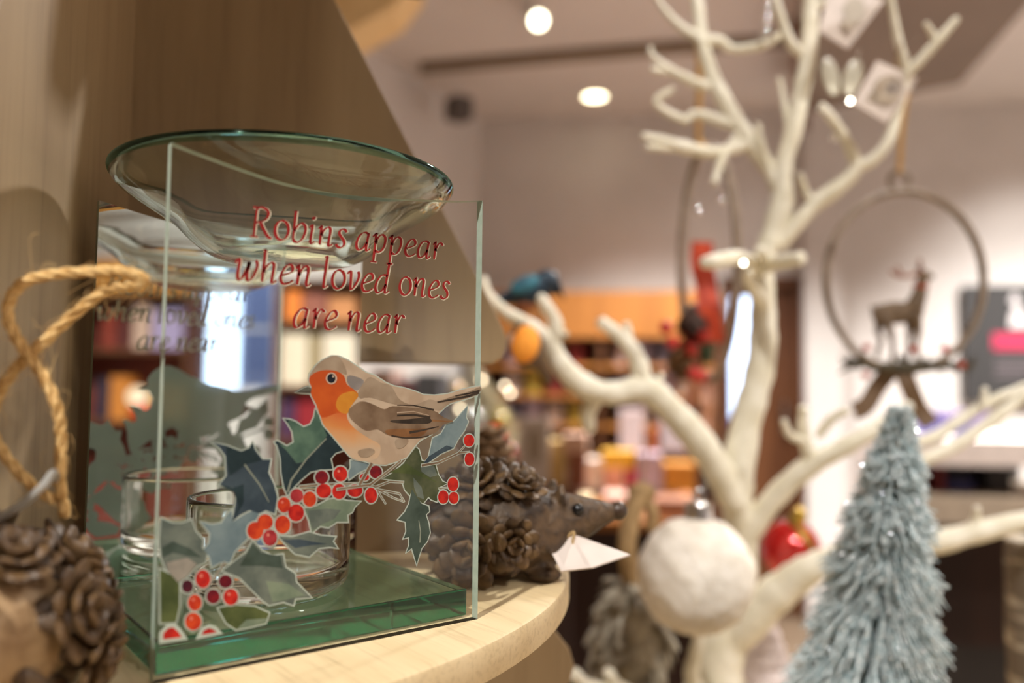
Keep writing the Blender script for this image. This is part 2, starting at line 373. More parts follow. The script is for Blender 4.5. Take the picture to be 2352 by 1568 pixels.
rows = [(0, 0, 9, 'on the top shelf below the oak pelmet'), (1, 3, 9, 'on the second shelf below the oak pelmet'), (2, 5, 9, 'on the third shelf below the oak pelmet')]
def jar(pos, r, h, m_, label, grp):
    t = thing('storage_jar', pos, label, 'jar', grp)
    mesh_obj('body', MB().lathe([(0, 0), (r, 0), (r, h*.72), (r*.8, h*.8), (r*.8, h*.82), (0, h*.82)], pos, 16), m_, t)
    mesh_obj('lid', MB().lathe([(0, h*.8), (r*.86, h*.8), (r*.86, h), (0, h)], pos, 16), mat('lid_brown', (120, 84, 54)), t)
for r_, off, n, where in rows:
    names = {}
    for i in range(n):
        l = l0+.1+(l1-l0-.2)*(i+.5)/n
        if abs(l-(l0+l1)/2-.015) < .06: continue
        cc, nm = pal[(i*3+off) % len(pal)]
        nth = ['first', 'second', 'third', 'fourth', 'fifth', 'sixth', 'seventh', 'eighth', 'ninth'][i]
        jar(L2(f0+.14, l, SH[r_]), .05, [.15, .17, .13][i % 3], mat('jar_'+nm.replace(' ', '_'), cc), f'{nm} storage jar, {nth} from left {where}', 'jars on the wall shelving')
# oak display table in the middle of the shop with gift boxes
f0, f1, l0, l1, z0, z1 = pxbox(1120, 1196, 1640, 1216, 2.25, .75)
u = thing('display_table', L2(2.6, (l0+l1)/2, FLOOR), 'honey oak display table crowded with coloured boxes mid shop', 'table')
mesh_obj('table_top', rb(MB(), f0, f1, l0, l1, z0, z1), ORANGE, u, smooth=False)
mesh_obj('front_panel', rb(MB(), f0+.03, f0+.06, l0+.02, l1-.02, FLOOR+.02, z0), DARKW, u, smooth=False)
for a in (l0+.02, l1-.05): mesh_obj('side_panel', rb(MB(), f0+.06, f1-.03, a, a+.03, FLOOR, z0), DARKW, u, smooth=False)
TT = z1
def box_item(name, px0, py0, px1, py1, f, depth, m_, label, cat, grp=None, lid=None, floor_z=None):
    a, b, c2, d, e, g = pxbox(px0, py0, px1, py1, f, depth)
    c2 += .003; d -= .003
    if floor_z is not None: g = floor_z+max(g-e, .02); e = floor_z
    if lid:
        t = thing(name, L2((a+b)/2, (c2+d)/2, e), label, cat, grp)
        mesh_obj('body', rb(MB(), a, b, c2, d, e, e+(g-e)*.7), m_, t, smooth=False)
        mesh_obj('lid', rb(MB(), a-.001, b+.001, c2-.001, d+.001, e+(g-e)*.7, g), lid, t, smooth=False)
        return t, g
    t = mesh_obj(name, rb(MB(), a, b, c2, d, e, g), m_, smooth=False); tag(t, label, cat, grp); return t, g
# a stepped riser on the table carries the back row
ra, rbb, rl0, rl1, rz0, rz1 = pxbox(1340, 1128, 1640, 1180, 2.72, .2)
mesh_r = mesh_obj('wooden_riser', rb(MB(), 2.72, 2.92, l0+.05, l1-.05, TT, rz1), BROWN, smooth=False); tag(mesh_r, 'low brown wooden riser along the back of the oak display table', 'riser')
G = 'gift boxes on the oak table'
Y = lambda n, c_: mat(n, c_, None, .6)
front = [(1385, 1140, 1440, 1190, Y('pink_card', (214, 168, 150)), 'flat pink gift box at the left of front row on oak table', None),
         (1500, 1142, 1600, 1186, Y('dusty_pink_card', (196, 150, 132)), 'long dusty pink gift box at the right of front row on oak table', Y('brown_card', (140, 84, 50))),
         (1300, 1150, 1360, 1190, Y('cream_card', (214, 190, 150)), 'small cream gift box in front row left of the flat pink one', None),
         (1455, 1150, 1485, 1190, Y('white_card', (214, 200, 190)), 'narrow white gift box between two pink ones on oak table', None)]
for a, b, c2, d, m_, lb, ld in front: box_item('gift_box', a, b, c2, d, 2.3, .16, m_, lb, 'box', G, ld, TT)
back = [(1335, 1062, 1385, 1128, (214, 196, 182), 'white gift box on riser beside the hedgehog nose'),
        (1386, 1080, 1436, 1128, (220, 160, 140), 'salmon pink gift box on riser under the yellow one'),
        (1440, 1086, 1462, 1128, (196, 52, 84), 'thin crimson gift box standing on riser between pink and lilac'),
        (1464, 1045, 1522, 1128, (172, 152, 166), 'tall lilac gift box on riser'),
        (1524, 1066, 1600, 1128, (184, 122, 34), 'amber gift box at the right end of riser')]
tops = []
for a, b, c2, d, k, lb in back: tops.append(box_item('gift_box', a, b, c2, d, 2.74, .14, Y('card_%d_%d_%d' % k, k), lb, 'box', G, Y('card_%d_%d_%d' % k, k), rz1)[1])
box_item('gift_box', 1380, 1042, 1460, 1080, 2.75, .12, Y('yellow_card', (214, 164, 40)), 'yellow gift box stacked on the salmon pink one', 'box', G, None, tops[1])
# tall shelving half way back holding lighter goods
f0, f1, l0, l1, z0, z1 = pxbox(1400, 1036, 1640, 1048, 3.3, .3)
u = thing('glass_cabinet', L2(3.45, (l0+l1)/2, FLOOR), 'dark wooden stand with open top behind the oak table', 'stand')
mesh_obj('top', rb(MB(), f0, f1, l0, l1, z0, z1), BROWN, u, smooth=False)
mesh_obj('body', rb(MB(), f0+.02, f1-.02, l0+.02, l1-.02, FLOOR, z0), DARKW, u, smooth=False)
u.name = 'display_stand'
for a, b, c2, d, k, lb in [(1422, 945, 1480, 1036, (226, 206, 206), 'pale pink carton on dark stand behind the oak table'), (1486, 990, 1512, 1036, (168, 84, 40), 'small rust coloured carton on dark stand'),
                           (1516, 955, 1575, 1036, (192, 178, 182), 'grey lilac carton on dark stand'), (1580, 965, 1632, 1036, (170, 150, 130), 'tan carton at the right end of dark stand')]:
    box_item('carton', a, b, c2, d, 3.36, .16, Y('card_%d_%d_%d' % k, k), lb, 'box', 'cartons on the dark stand', None, z1)
# display plinth left of it with ornaments seen through the glass
f0, f1, l0, l1, z0, z1 = pxbox(900, 1120, 1330, 1140, 1.9, .5)
u = thing('display_table', L2(2.15, (l0+l1)/2, FLOOR), 'brown wooden display table behind the hedgehog, nearest of the shop tables', 'table')
mesh_obj('table_top', rb(MB(), f0, f1, l0, l1, z0, z1), BROWN, u, smooth=False)
mesh_obj('front_panel', rb(MB(), f0+.03, f0+.05, l0+.02, l1-.02, FLOOR, z0), DARKW, u, smooth=False)
T2 = z1
for a, b, c2, d, k, lb in [(1255, 1015, 1300, 1120, (220, 180, 110), 'golden yellow carton on brown table right of white frame'), (1302, 1040, 1347, 1120, (150, 84, 56), 'rust brown carton on brown table'),
                           (1226, 985, 1253, 1120, (176, 190, 110), 'lime green carton on brown table behind the white frame'), (1290, 1000, 1350, 1040, (226, 178, 150), 'peach carton lying on the rust brown one'),
                           (850, 860, 900, 1120, (214, 180, 166), 'tall pink carton on brown table seen through the glass'), (905, 880, 945, 1120, (150, 30, 26), 'dark red carton on brown table seen through the glass'),
                           (950, 868, 1010, 1120, (34, 34, 44), 'near black carton on brown table seen through the glass')]:
    fz = T2 if k != (226, 178, 150) else T2+(on_f(1320, 1040, 1.95)[1]-on_f(1320, 1120, 1.95)[1])
    box_item('carton', a, b, c2, d, 1.95, .12, Y('card_%d_%d_%d' % k, k), lb, 'box', 'cartons on the brown table', None, fz)
# right: poster, white counter with folded textiles and slatted dark counter
f0, f1, l0, l1, z0, z1 = pxbox(2216, 656, 2480, 925, FB-.05, .03)
u = thing('wall_poster', L2(FB-.02, (l0+l1)/2, z0), 'dark charcoal poster with white figure and magenta band on back wall', 'poster')
mesh_obj('board', rb(MB(), f0, f1, l0, l1, z0, z1), DARK, u, smooth=False)
a, b, c2, d, e, g = pxbox(2280, 765, 2480, 803, FB-.054, .004); mesh_obj('band', rb(MB(), a, b, c2, d, e, g), Y('magenta_ink', (190, 44, 84)), u, smooth=False)
for k in range(3):
    a, b, c2, d, e, g = pxbox(2285, 826+k*16, 2440-k*40, 833+k*16, FB-.054, .004); mesh_obj('text_line', rb(MB(), a, b, c2, d, e, g), Y('grey_ink', (110, 100, 104)), u, smooth=False)
pts = [(2330, 672), (2345, 690), (2338, 705), (2356, 720), (2372, 752), (2318, 752), (2322, 720), (2334, 705), (2318, 690)]
m = MB(); m.prism([on_f(x, y, FB-.055) for x, y in pts], lambda l, z, h: L2(FB-.055+h, l, z), 0, .004); mesh_obj('figure', m, Y('white_ink', (220, 214, 214)), u, smooth=False)
f0, f1, l0, l1, z0, z1 = pxbox(2120, 1012, 2560, 1072, 2.75, .7)
u = thing('shop_counter', L2(3.1, (l0+l1)/2, FLOOR), 'white topped shop counter with open shelf and dark slatted front', 'counter')
WHITE = mat('white_laminate', (226, 212, 204), None, .5)
mesh_obj('counter_top', rb(MB(), f0, f1, l0, l1, z0, z1), WHITE, u, smooth=False)
CT = z1
za = on_f(2200, 1140, 2.75)[1]; zb = on_f(2200, 1205, 2.75)[1]
mesh_obj('shelf', rb(MB(), f0, f1, l0, l1, zb, za), mat('grey_beige_board', (176, 160, 140), None, .6), u, smooth=False)
mesh_obj('back_board', rb(MB(), f1-.1, f1-.08, l0, l1, za, z0), DARK, u, smooth=False)
mesh_obj('end_board', rb(MB(), f0, f1, l0-.02, l0, FLOOR, z1), WHITE, u, smooth=False)
zc = on_f(2200, 1482, 2.8)[1]
m = MB(); n = 46
for i in range(n):
    a = l0+(l1-l0)*i/n; rb(m, f0+.05, f0+.085, a, a+(l1-l0)/n*.62, zc, zb)
rb(m, f0+.08, f0+.1, l0, l1, zc, zb); mesh_obj('slatted_front', m, DARKW, u, smooth=False)
mesh_obj('plinth', rb(MB(), f0+.1, f1-.1, l0, l1, FLOOR, zc), DARK, u, smooth=False)
for a, b, c2, d, k, nm, lb in [(2150, 1078, 2172, 1138, (120, 36, 40), 'storage_tin', 'dark red tin on the open shelf of white counter'), (2176, 1108, 2240, 1138, (40, 42, 96), 'folded_cloth', 'navy blue folded cloth on the open shelf of white counter'),
                               (2178, 1078, 2262, 1106, (22, 20, 22), 'black_carton', 'black carton behind the navy cloth on counter shelf'), (2266, 1076, 2326, 1138, (30, 26, 28), 'black_carton', 'tall black carton at right on counter shelf')]:
    o, _ = box_item(nm, a, b, c2, d, 2.86 if 'behind' not in lb else 3.05, .14, Y('card_%d_%d_%d' % k, k), lb, {'storage_tin': 'tin', 'folded_cloth': 'cloth'}.get(nm, 'box'), None, None, za)
for a, b, c2, d, k, lb in [(2130, 985, 2262, 1012, (92, 92, 150), 'blue violet folded scarf on the white counter'), (2180, 960, 2290, 985, (118, 104, 150), 'mauve folded scarf laid over the blue violet one')]:
    A = pxbox(a, b, c2, d, 2.95, .25)
    fz = CT if 'blue' in lb[:5] else CT+.043
    h = .042
    m = MB()
    for j in range(3):
        m.tube([L2(2.98+.01*j, A[2], fz+.008+j*.0135), L2(2.98+.01*j, A[3], fz+.008+j*.0135)], [.0068]*2, 8); rb(m, 2.98, 3.2, A[2], A[3], fz+.001+j*.0135, fz+.0145+j*.0135)
    o = mesh_obj('folded_scarf', m, Y('card_%d_%d_%d' % k, k)); tag(o, lb, 'scarf')
# ------------------------------------------------------------------ right hand wall, the part the mirror panel looks at
def mbox(px0, py0, px1, py1, l, depth):
    fa, za = mirror_on_l(px0, (py0+py1)/2, l); fb, zb = mirror_on_l(px1, (py0+py1)/2, l)
    z1 = mirror_on_l((px0+px1)/2, py0, l)[1]; z0 = mirror_on_l((px0+px1)/2, py1, l)[1]
    return min(fa, fb), max(fa, fb), l, l+depth, z0, z1
f0, f1, l0, l1, z0, z1 = mbox(150, 592, 440, 690, LR-.05, .05)
m = MB(); rb(m, f0, f1, l0, l1, z0, z1); structure('trim_4', m, mat('bright_oak', (214, 150, 70), (196, 130, 54), .5, scale=5))
def wall_unit(px0, px1, tops, label):
    f0, f1, l0, l1, _, z1 = mbox(px0, tops[0], px1, tops[0]+10, LR-.26, .25)
    u = thing('shelving_unit', L2((f0+f1)/2, (l0+l1)/2, FLOOR), label, 'shelving'); zs = []
    for py in tops:
        z = mirror_on_l((px0+px1)/2, py, l0)[1]; zs.append(z); mesh_obj('shelf', rb(MB(), f0+.03, f1-.03, l0, l1-.02, z-.03, z), BROWN, u, smooth=False)
    for f in (f0, f1-.03): mesh_obj('side_panel', rb(MB(), f, f+.03, l0, l1, FLOOR, zs[0]), BROWN, u, smooth=False)
    mesh_obj('back_panel', rb(MB(), f0, f1, l1-.02, l1, FLOOR, zs[0]), mat('maroon_board', (118, 52, 40), None, .6), u, smooth=False)
    return zs, l0
zs, l0 = wall_unit(150, 438, (672, 800, 965), 'brown shelving with maroon back by the window, reflected at left in the mirror')
def mitem(name, px0, py0, px1, py1, z, l, c_, label, cat, grp=None):
    f0, f1, a, b, zz0, zz1 = mbox(px0, py0, px1, py1, l, .1); o = mesh_obj(name, rb(MB(), f0, f1, a, b, z, z+(zz1-zz0)), Y('card_%d_%d_%d' % c_, c_), smooth=False); return tag(o, label, cat, grp)
G2 = 'boxes on the window shelving'
mitem('carton', 236, 715, 262, 800, zs[1], l0+.05, (150, 60, 44), 'brick red box on window shelving, reflected left of the jute loop', 'box', G2)
mitem('carton', 268, 730, 300, 800, zs[1], l0+.05, (96, 40, 36), 'maroon box on window shelving, reflected beside the brick red one', 'box', G2)
mitem('carton', 306, 700, 340, 800, zs[1], l0+.05, (214, 180, 160), 'peach box on window shelving, reflected above the lamp globe', 'box', G2)
mitem('carton', 350, 710, 420, 800, zs[1], l0+.05, (176, 160, 200), 'lilac box on window shelving nearest the window', 'box', G2)
mitem('carton', 225, 870, 248, 965, zs[2], l0+.05, (30, 30, 54), 'navy box on middle window shelf', 'box', G2)
mitem('carton', 252, 865, 296, 965, zs[2], l0+.05, (196, 120, 44), 'orange brown box on middle window shelf', 'box', G2)
mitem('carton', 345, 880, 420, 965, zs[2], l0+.05, (200, 150, 60), 'ochre box on middle window shelf', 'box', G2)
def ball_at(name, px, py, r_px, l, mm, label, cat, base_z=None):
    f, z = mirror_on_l(px, py, l); c = L2(f, l, z); r = r_px/F_PX*((c-CAM).length+.4)
    if base_z is not None: c.z = base_z+r
    t = thing(name, (c.x, c.y, c.z-r), label, cat); mesh_obj('globe', MB().ell(c, r, None, 24, 16), mm, t)
    mesh_obj('base', MB().lathe([(0, 0), (r*.5, 0), (r*.5, r*.12), (0, r*.12)], (c.x, c.y, c.z-r*1.02), 20), BROWN, t); return t
ball_at('globe_lamp', 318, 858, 21, l0+.08, glow('globe_glow', (255, 226, 190), 1.6), 'small glowing cream globe lamp on window shelving', 'lamp', zs[2]+.09)
ball_at('red_globe', 322, 925, 18, l0-.0, mat('red_globe_glass', (214, 50, 30), None, .3), 'round red globe ornament on middle window shelf', 'ornament', zs[2])
zs, l0 = wall_unit(632, 860, (640, 735, 885, 1010), 'brown shelving with maroon back, reflected at right in the mirror')
G3 = 'boxes on the right hand shelving'
for i, (a, b, c2, d, si, k, lb) in enumerate([(655, 660, 690, 735, 1, (232, 130, 50), 'orange box on top of the right reflected shelving'), (696, 672, 750, 735, 1, (150, 90, 74), 'dusty maroon box right of the orange one'), (756, 680, 815, 735, 1, (206, 140, 90), 'tan orange box on top reflected shelf, rightmost'),
    (645, 760, 705, 885, 2, (222, 206, 182), 'large cream box on middle reflected shelf, first of three'), (712, 770, 735, 885, 2, (160, 140, 104), 'narrow olive box between cream boxes on reflected shelf'), (742, 755, 815, 885, 2, (226, 210, 190), 'large cream box at right on middle reflected shelf'),
    (640, 905, 676, 1010, 3, (74, 44, 76), 'purple box on lower reflected shelf'), (682, 900, 740, 1010, 3, (140, 24, 34), 'crimson box on lower reflected shelf'), (746, 920, 815, 1010, 3, (196, 150, 110), 'light brown box on lower reflected shelf')]):
    mitem('carton', a, b, c2, d, zs[si], l0+.06, k, lb, 'box', G3)
spot('wall_washer_beam', L2(mirror_on_l(420, 700, 3.6)[0], 3.5, CEIL-.05), L2(mirror_on_l(420, 700, LR)[0], LR, .35), 150, 80, .9, .06)
spot('wall_washer_beam', L2(mirror_on_l(760, 700, 3.4)[0], 3.5, CEIL-.05), L2(mirror_on_l(760, 700, LR)[0], LR, .1), 120, 80, .9, .06)
# ------------------------------------------------------------------ near display table and the tiered wooden stand
NT = -.35
PALE = wood('pale_paulownia', (164, 140, 104), (130, 104, 70), 'Z', 26, .6)
PALE2 = wood('pale_paulownia_shelf', (224, 202, 160), (212, 188, 144), 'Y', 70, .55, .5)
t = thing('display_table', L2(.45, .05, FLOOR), 'pale wooden table under the tiered stand and white twig tree', 'table')
mesh_obj('table_top', rb(MB(), -.12, 1.02, -.62, .95, NT-.03, NT), PALE2, t, smooth=False)
for a, b in ((-.1, -.6), (-.1, .88), (.95, -.6), (.95, .88)): mesh_obj('leg', rb(MB(), a, a+.05, b, b+.05, FLOOR, NT-.03), PALE, t, smooth=False)
AX = Vector((.020, .163, 0)); TH = .009
D1 = Vector((math.sin(math.radians(114)), math.cos(math.radians(114)), 0)); D2 = Vector((math.sin(math.radians(204)), math.cos(math.radians(204)), 0))
half = [(.02, .60), (.134, .2727), (.1358, .2657), (.1350, .2597), (.1322, .2555), (.128, .2545), (.0826, .2545), (.1664, .1009), (.1690, .0945), (.1692, .0890), (.1672, .0845), (.1625, .0818), (.07, .0815),
        (.10, .0785), (.140, .052), (.164, .02), (.191, -.035), (.200, -.046), (.2025, -.054), (.200, -.062), (.193, -.067), (.05, -.067), (.05, NT)]
st = thing('tiered_stand', (AX.x, AX.y, NT), 'tree shaped pale wooden tiered display stand with a round shelf', 'display stand')
straight = [(.02, .60), (.120, .2378), (.158, .158), (.19, .09), (.19, -.067), (.05, -.067), (.05, NT)]
def board(d, e, half=half):
    poly = half+[(-a, b) for a, b in reversed(half)]
    m = MB(); m.prism(poly, lambda a, b, h: Vector((AX.x, AX.y, b))+d*a+e*h, -TH, TH)
    o = mesh_obj('board', m, PALE, st, smooth=False)
    bv = o.modifiers.new('edge', 'BEVEL'); bv.width = .0008; bv.segments = 2; bv.limit_method = 'ANGLE'
board(D1, D2); board(D2, D1, straight)
def disc(r, z0, z1, c):
    b = .0016
    m = MB(); m.lathe([(0, z0), (r-b, z0), (r-b*.3, z0+b*.3), (r, z0+b), (r, z1-b), (r-b*.3, z1-b*.3), (r-b, z1), (0, z1)], c, 128)
    mesh_obj('round_shelf', m, PALE2, st)
SC = (.0124, .1655, 0)
disc(.1998, -.011, 0, SC)

# ------------------------------------------------------------------ oil burner: printed front panel, mirror panel, green slab
W, H, D = .0943, .130, .0803
dip = [(0, .130), (.006, .1287), (.0171, .1266), (.0288, .1248), (.0415, .1242), (.055, .1249), (.0695, .1265), (.0861, .1286), (W, .130)]
outline = [(0, 0), (W, 0)]+[(p.x, p.y) for p in reversed(catmull([(a, b, 0) for a, b in dip], 5))]
bn = thing('oil_burner', (.047, .042, 0), 'glass oil burner printed with a robin, holly and red lettering', 'oil burner')
GLASS = thin_glass('clear_panel_glass', (.975, .985, .978))
EDGE = mat('ground_glass_edge', (186, 200, 184), (170, 186, 168), .45, scale=300, trans=.25)
def panel(name, y0, y1, m_face, m_back):
    m = MB(); n = len(outline); pf = [Vector((a, y0, b)) for a, b in outline]; pb = [Vector((a, y1, b)) for a, b in outline]
    m.add(pf+pb, [])
    m.cur = 0; m.quad(*range(n)); m.cur = 1; m.quad(*reversed(range(n, 2*n))); m.cur = 2
    for i in range(n): m.quad(i, n+i, n+(i+1) % n, (i+1) % n)
    o = mesh_obj(name, m, [m_face, m_back, EDGE], bn, smooth=False)
    return o
MIRROR = mat('silvered_mirror', (238, 242, 240), (238, 242, 240), .0, 1, 1)
fp = panel('front_panel', 0, .003, GLASS, GLASS)
bp_ = panel('mirror_panel', D, D+.003, MIRROR, mat('mirror_backing', (70, 72, 70), None, .5))
bp_['label'] = 'mirrored rear panel'
m = MB(); m.box((.0015, .0036, .0006), (W-.0015, D-.0004, .0088))
sl = mesh_obj('base_slab', m, solid_glass('green_float_glass', (.96, 1, .98), (.03, .69, .62), 32), bn, smooth=False)
bv = sl.modifiers.new('edge', 'BEVEL'); bv.width = .0005; bv.segments = 2; sl['label'] = 'thick green glass base'
# bowl and candle cup
BC = Vector((.047, .0405, 0))
prof = [(0, .1078), (.010, .1079), (.018, .1088), (.024, .1110), (.029, .1146), (.0335, .1190), (.038, .1222), (.0435, .1256), (.0490, .1292), (.0518, .1325)]
inner = [(.0526, .1342), (.0519, .1354), (.0504, .1353), (.0465, .1319), (.0415, .1284), (.0364, .1252), (.0318, .1218), (.0272, .1172), (.0224, .1136), (.017, .1116), (.009, .1107), (0, .1106)]
m = MB(); pr = [(p.x, p.y) for p in catmull([(a, b, 0) for a, b in prof+inner], 4)]; m.lathe(pr, BC+Vector((0, 0, .0009)), 96)
for i_, f_ in enumerate(m.f):                # the thick rolled rim shows green
    if min((m.v[j]-BC).xy.length for j in f_) > .0514: m.m[i_] = 1
b = mesh_obj('glass_bowl', m, [solid_glass('bowl_glass', (.99, 1, .995), (.25, .86, .72), 22), solid_glass('green_rim_glass', (.50, .80, .70))])
for p in b.modifiers: b.modifiers.remove(p)
tag(b, 'shallow clear glass dish resting on top of the oil burner panels', 'dish')
cc = Vector((.044, .0405, 0)); z0 = .0089
m = MB(); pr = [(0, z0), (.019, z0), (.0225, z0+.0008), (.0240, z0+.003), (.0243, z0+.008), (.0245, .034), (.0244, .0365), (.0238, .0372), (.0229, .0368), (.0227, .034), (.0224, z0+.009), (.0212, z0+.0068), (0, z0+.0062)]
m.lathe([(p.x, p.y) for p in catmull([(a, b2, 0) for a, b2 in pr], 3)], cc, 72)
b = mesh_obj('candle_cup', m, solid_glass('cup_glass', (.99, .995, .98)))
for p in b.modifiers: b.modifiers.remove(p)
tag(b, 'small clear glass tealight cup with thick base inside the oil burner', 'candle holder')

# print on the front face of the panel.  outlines are taken in the plane of the panel, y = 0
def pl(px, py): p = on_plane(px, py, (0, 0, 0), (0, 1, 0)); return (p.x, p.z)
def z3(x, y): return pl(630+x/3.136, 780+y/3.136)
def z4(x, y): return pl(340+x/2.666, 980+y/2.666)
def wash(name, c1, c2, scale=160, lo=.38, hi=.62):
    c1 = tuple(v*.91 for v in c1); c2 = tuple(v*.91 for v in c2)
    return mat('wash_'+name, c1, c2, .75, 0, scale, spec=.2, lo=lo, hi=hi)
BACK = mat('white_underprint', (178, 188, 176), None, .8, spec=.1)
def offset(poly, d):
    n = len(poly); out = []
    ar = sum(poly[i][0]*poly[(i+1) % n][1]-poly[(i+1) % n][0]*poly[i][1] for i in range(n)); sg = 1 if ar > 0 else -1
    for i in range(n):
        a, b2, c2 = Vector(poly[i-1]), Vector(poly[i]), Vector(poly[(i+1) % n])
        e1 = (b2-a); e2 = (c2-b2)
        if e1.length < 1e-9 or e2.length < 1e-9: out.append(poly[i]); continue
        n1 = Vector((e1.y, -e1.x)).normalized()*sg; n2 = Vector((e2.y, -e2.x)).normalized()*sg
        b_ = n1+n2
        b_ = n1 if b_.length < .3 else b_.normalized()*min(1/max(b_.normalized().dot(n1), .45), 1.9)
        out.append((b2.x+b_.x*d, b2.y+b_.y*d))
    return out
def flat(mb, poly, y, cur):
    mb.cur = cur; n = len(mb.v); mb.v += [Vector((a, y, b2)) for a, b2 in poly]
    ar = sum(poly[i][0]*poly[(i+1) % len(poly)][1]-poly[(i+1) % len(poly)][0]*poly[i][1] for i in range(len(poly)))
    idx = list(range(n, n+len(poly))); mb.quad(*(idx if ar > 0 else reversed(idx)))
def rounded(poly, n=4): return [(p.x, p.y) for p in catmull([(a, b2, 0) for a, b2 in poly], n, True)]
LAY = [0]
def print_shape(name, poly, mats, patches=(), smooth=0, halo=.00035, base=None):
    """one printed motif: white underprint with a thin halo, colour wash, then its own patches of pigment"""
    LAY[0] += 1; y = -.00006-LAY[0]*.0000035
    poly = rounded(poly, smooth) if smooth else poly
    m = MB(); flat(m, offset(poly, halo), y+.00003, 0); flat(m, poly, y, 1)
    for k, (pp, mi) in enumerate(patches): flat(m, pp, y-.000012-k*.000004, mi)
    return mesh_obj(name, m, [BACK]+list(mats), fp, smooth=False)
def disc_poly(f, x, y, rx, ry, n=22): return [f(x+rx*math.cos(2*math.pi*i/n), y+ry*math.sin(2*math.pi*i/n)) for i in range(n)]
def stroke_poly(f, pts, w0, w1=None):
    pts = [Vector(f(*p)) for p in pts]; w1 = w0 if w1 is None else w1; L, R = [], []
    for i, p in enumerate(pts):
        t = (pts[min(i+1, len(pts)-1)]-pts[max(i-1, 0)]).normalized(); nn = Vector((-t.y, t.x)); ww = w0+(w1-w0)*i/(len(pts)-1)
        L.append(tuple(p+nn*ww)); R.append(tuple(p-nn*ww))
    return L+R[::-1]
Z3 = lambda pts: [z3(*p) for p in pts]
Z4 = lambda pts: [z4(*p) for p in pts]
green = wash('sage', (96, 124, 104), (70, 98, 84)); dgreen = wash('deep_teal', (44, 62, 66), (32, 48, 52)); blue = wash('pale_blue', (128, 146, 148), (104, 124, 130))
olive = wash('olive', (96, 100, 72), (66, 74, 48)); grey = wash('grey_green', (120, 128, 116), (92, 102, 94)); slate = wash('slate_blue', (70, 84, 92), (52, 66, 76)); moss = wash('moss', (92, 102, 58), (64, 76, 40)); light = wash('light_sage', (134, 148, 124), (108, 124, 104)); vein = wash('vein', (150, 156, 138), (136, 142, 126))
hanging = wash('hanging_green', (78, 92, 82), (58, 72, 62))
# twigs
def twig(f, pts, w0, w1, c=None): print_shape('twig_print', stroke_poly(f, pts, w0, w1), [c or wash('twig', (150, 128, 104), (118, 96, 74))], halo=.0002)
# leaves
print_shape('holly_leaf_print', Z3([(70, 570), (110, 575), (150, 590), (210, 630), (260, 610), (285, 560), (295, 500), (330, 560), (345, 610), (400, 680), (450, 730), (500, 795), (440, 815), (405, 855), (420, 930), (330, 935), (260, 950), (190, 1010), (140, 1060), (95, 1120), (70, 1060), (50, 960), (45, 850), (20, 760), (0, 738), (20, 728), (90, 768), (140, 738), (130, 660), (95, 600)]), [dgreen, green, vein],
            [(Z3([(95, 600), (110, 575), (150, 590), (210, 630), (260, 610), (285, 560), (295, 505), (330, 560), (345, 610), (380, 690), (300, 790), (210, 880), (160, 890), (90, 800), (35, 750), (90, 768), (140, 738), (130, 660)]), 2), (stroke_poly(z3, [(375, 710), (230, 860), (120, 1010), (95, 1100)], .00018, .0003), 3)])
print_shape('holly_leaf_print', Z3([(548, 870), (620, 862), (700, 885), (680, 920), (600, 960), (540, 1005), (530, 960), (550, 920)]), [blue])
print_shape('holly_leaf_print', Z3([(960, 850), (1020, 775), (1040, 790), (1060, 870), (1120, 890), (1160, 900), (1180, 970), (1210, 1020), (1245, 1035), (1190, 1060), (1180, 1120), (1170, 1165), (1130, 1150), (1110, 1130), (1070, 1180), (1020, 1140), (990, 1090), (975, 1120), (940, 1080), (925, 1030), (870, 1010), (780, 1000), (850, 960), (930, 890)]), [olive, grey, moss],
            [(Z3([(1050, 905), (1150, 910), (1175, 975), (1120, 990), (1060, 950)]), 2), (Z3([(1000, 990), (1060, 1060), (1080, 1150), (1030, 1130), (1005, 1060)]), 2), (Z3([(830, 955), (950, 890), (1000, 925), (1180, 1030), (1010, 970)]), 3)])
print_shape('holly_leaf_print', Z3([(1390, 480), (1380, 560), (1395, 590), (1370, 650), (1320, 720), (1290, 780), (1200, 820), (1100, 890), (1060, 905), (1110, 850), (1140, 710), (1200, 680), (1240, 610), (1290, 590), (1330, 550)]), [blue, slate], [(Z3([(1060, 905), (1110, 840), (1240, 760), (1290, 778), (1200, 820), (1100, 890)]), 2)])
print_shape('holly_leaf_print', Z3([(990, 1075), (1010, 1110), (1060, 1180), (1110, 1200), (1115, 1235), (1090, 1260), (1110, 1320), (1120, 1390), (1100, 1450), (1060, 1500), (1040, 1560), (1025, 1620), (1008, 1560), (990, 1500), (950, 1530), (970, 1480), (970, 1420), (930, 1430), (950, 1380), (945, 1310), (890, 1295), (940, 1240), (970, 1180)]), [hanging, vein], [(stroke_poly(z3, [(1040, 1300), (1052, 1380), (1048, 1460)], .00012, .00022), 2)])
print_shape('holly_leaf_print', Z3([(215, 1215), (300, 1200), (390, 1150), (450, 1140), (520, 1160), (620, 1165), (580, 1200), (560, 1240), (525, 1260), (530, 1310), (450, 1310), (390, 1350), (330, 1340), (270, 1390), (250, 1300)]), [light, grey], [(Z3([(240, 1230), (380, 1215), (480, 1225), (430, 1290), (340, 1330), (275, 1370), (255, 1300)]), 2)])
print_shape('holly_leaf_print', Z3([(30, 1415), (130, 1420), (250, 1385), (330, 1410), (440, 1420), (420, 1450), (455, 1500), (400, 1490), (320, 1500), (250, 1560), (150, 1540), (80, 1470)]), [grey, slate], [(Z3([(60, 1440), (180, 1435), (260, 1450), (380, 1470), (260, 1480), (150, 1500)]), 2)])
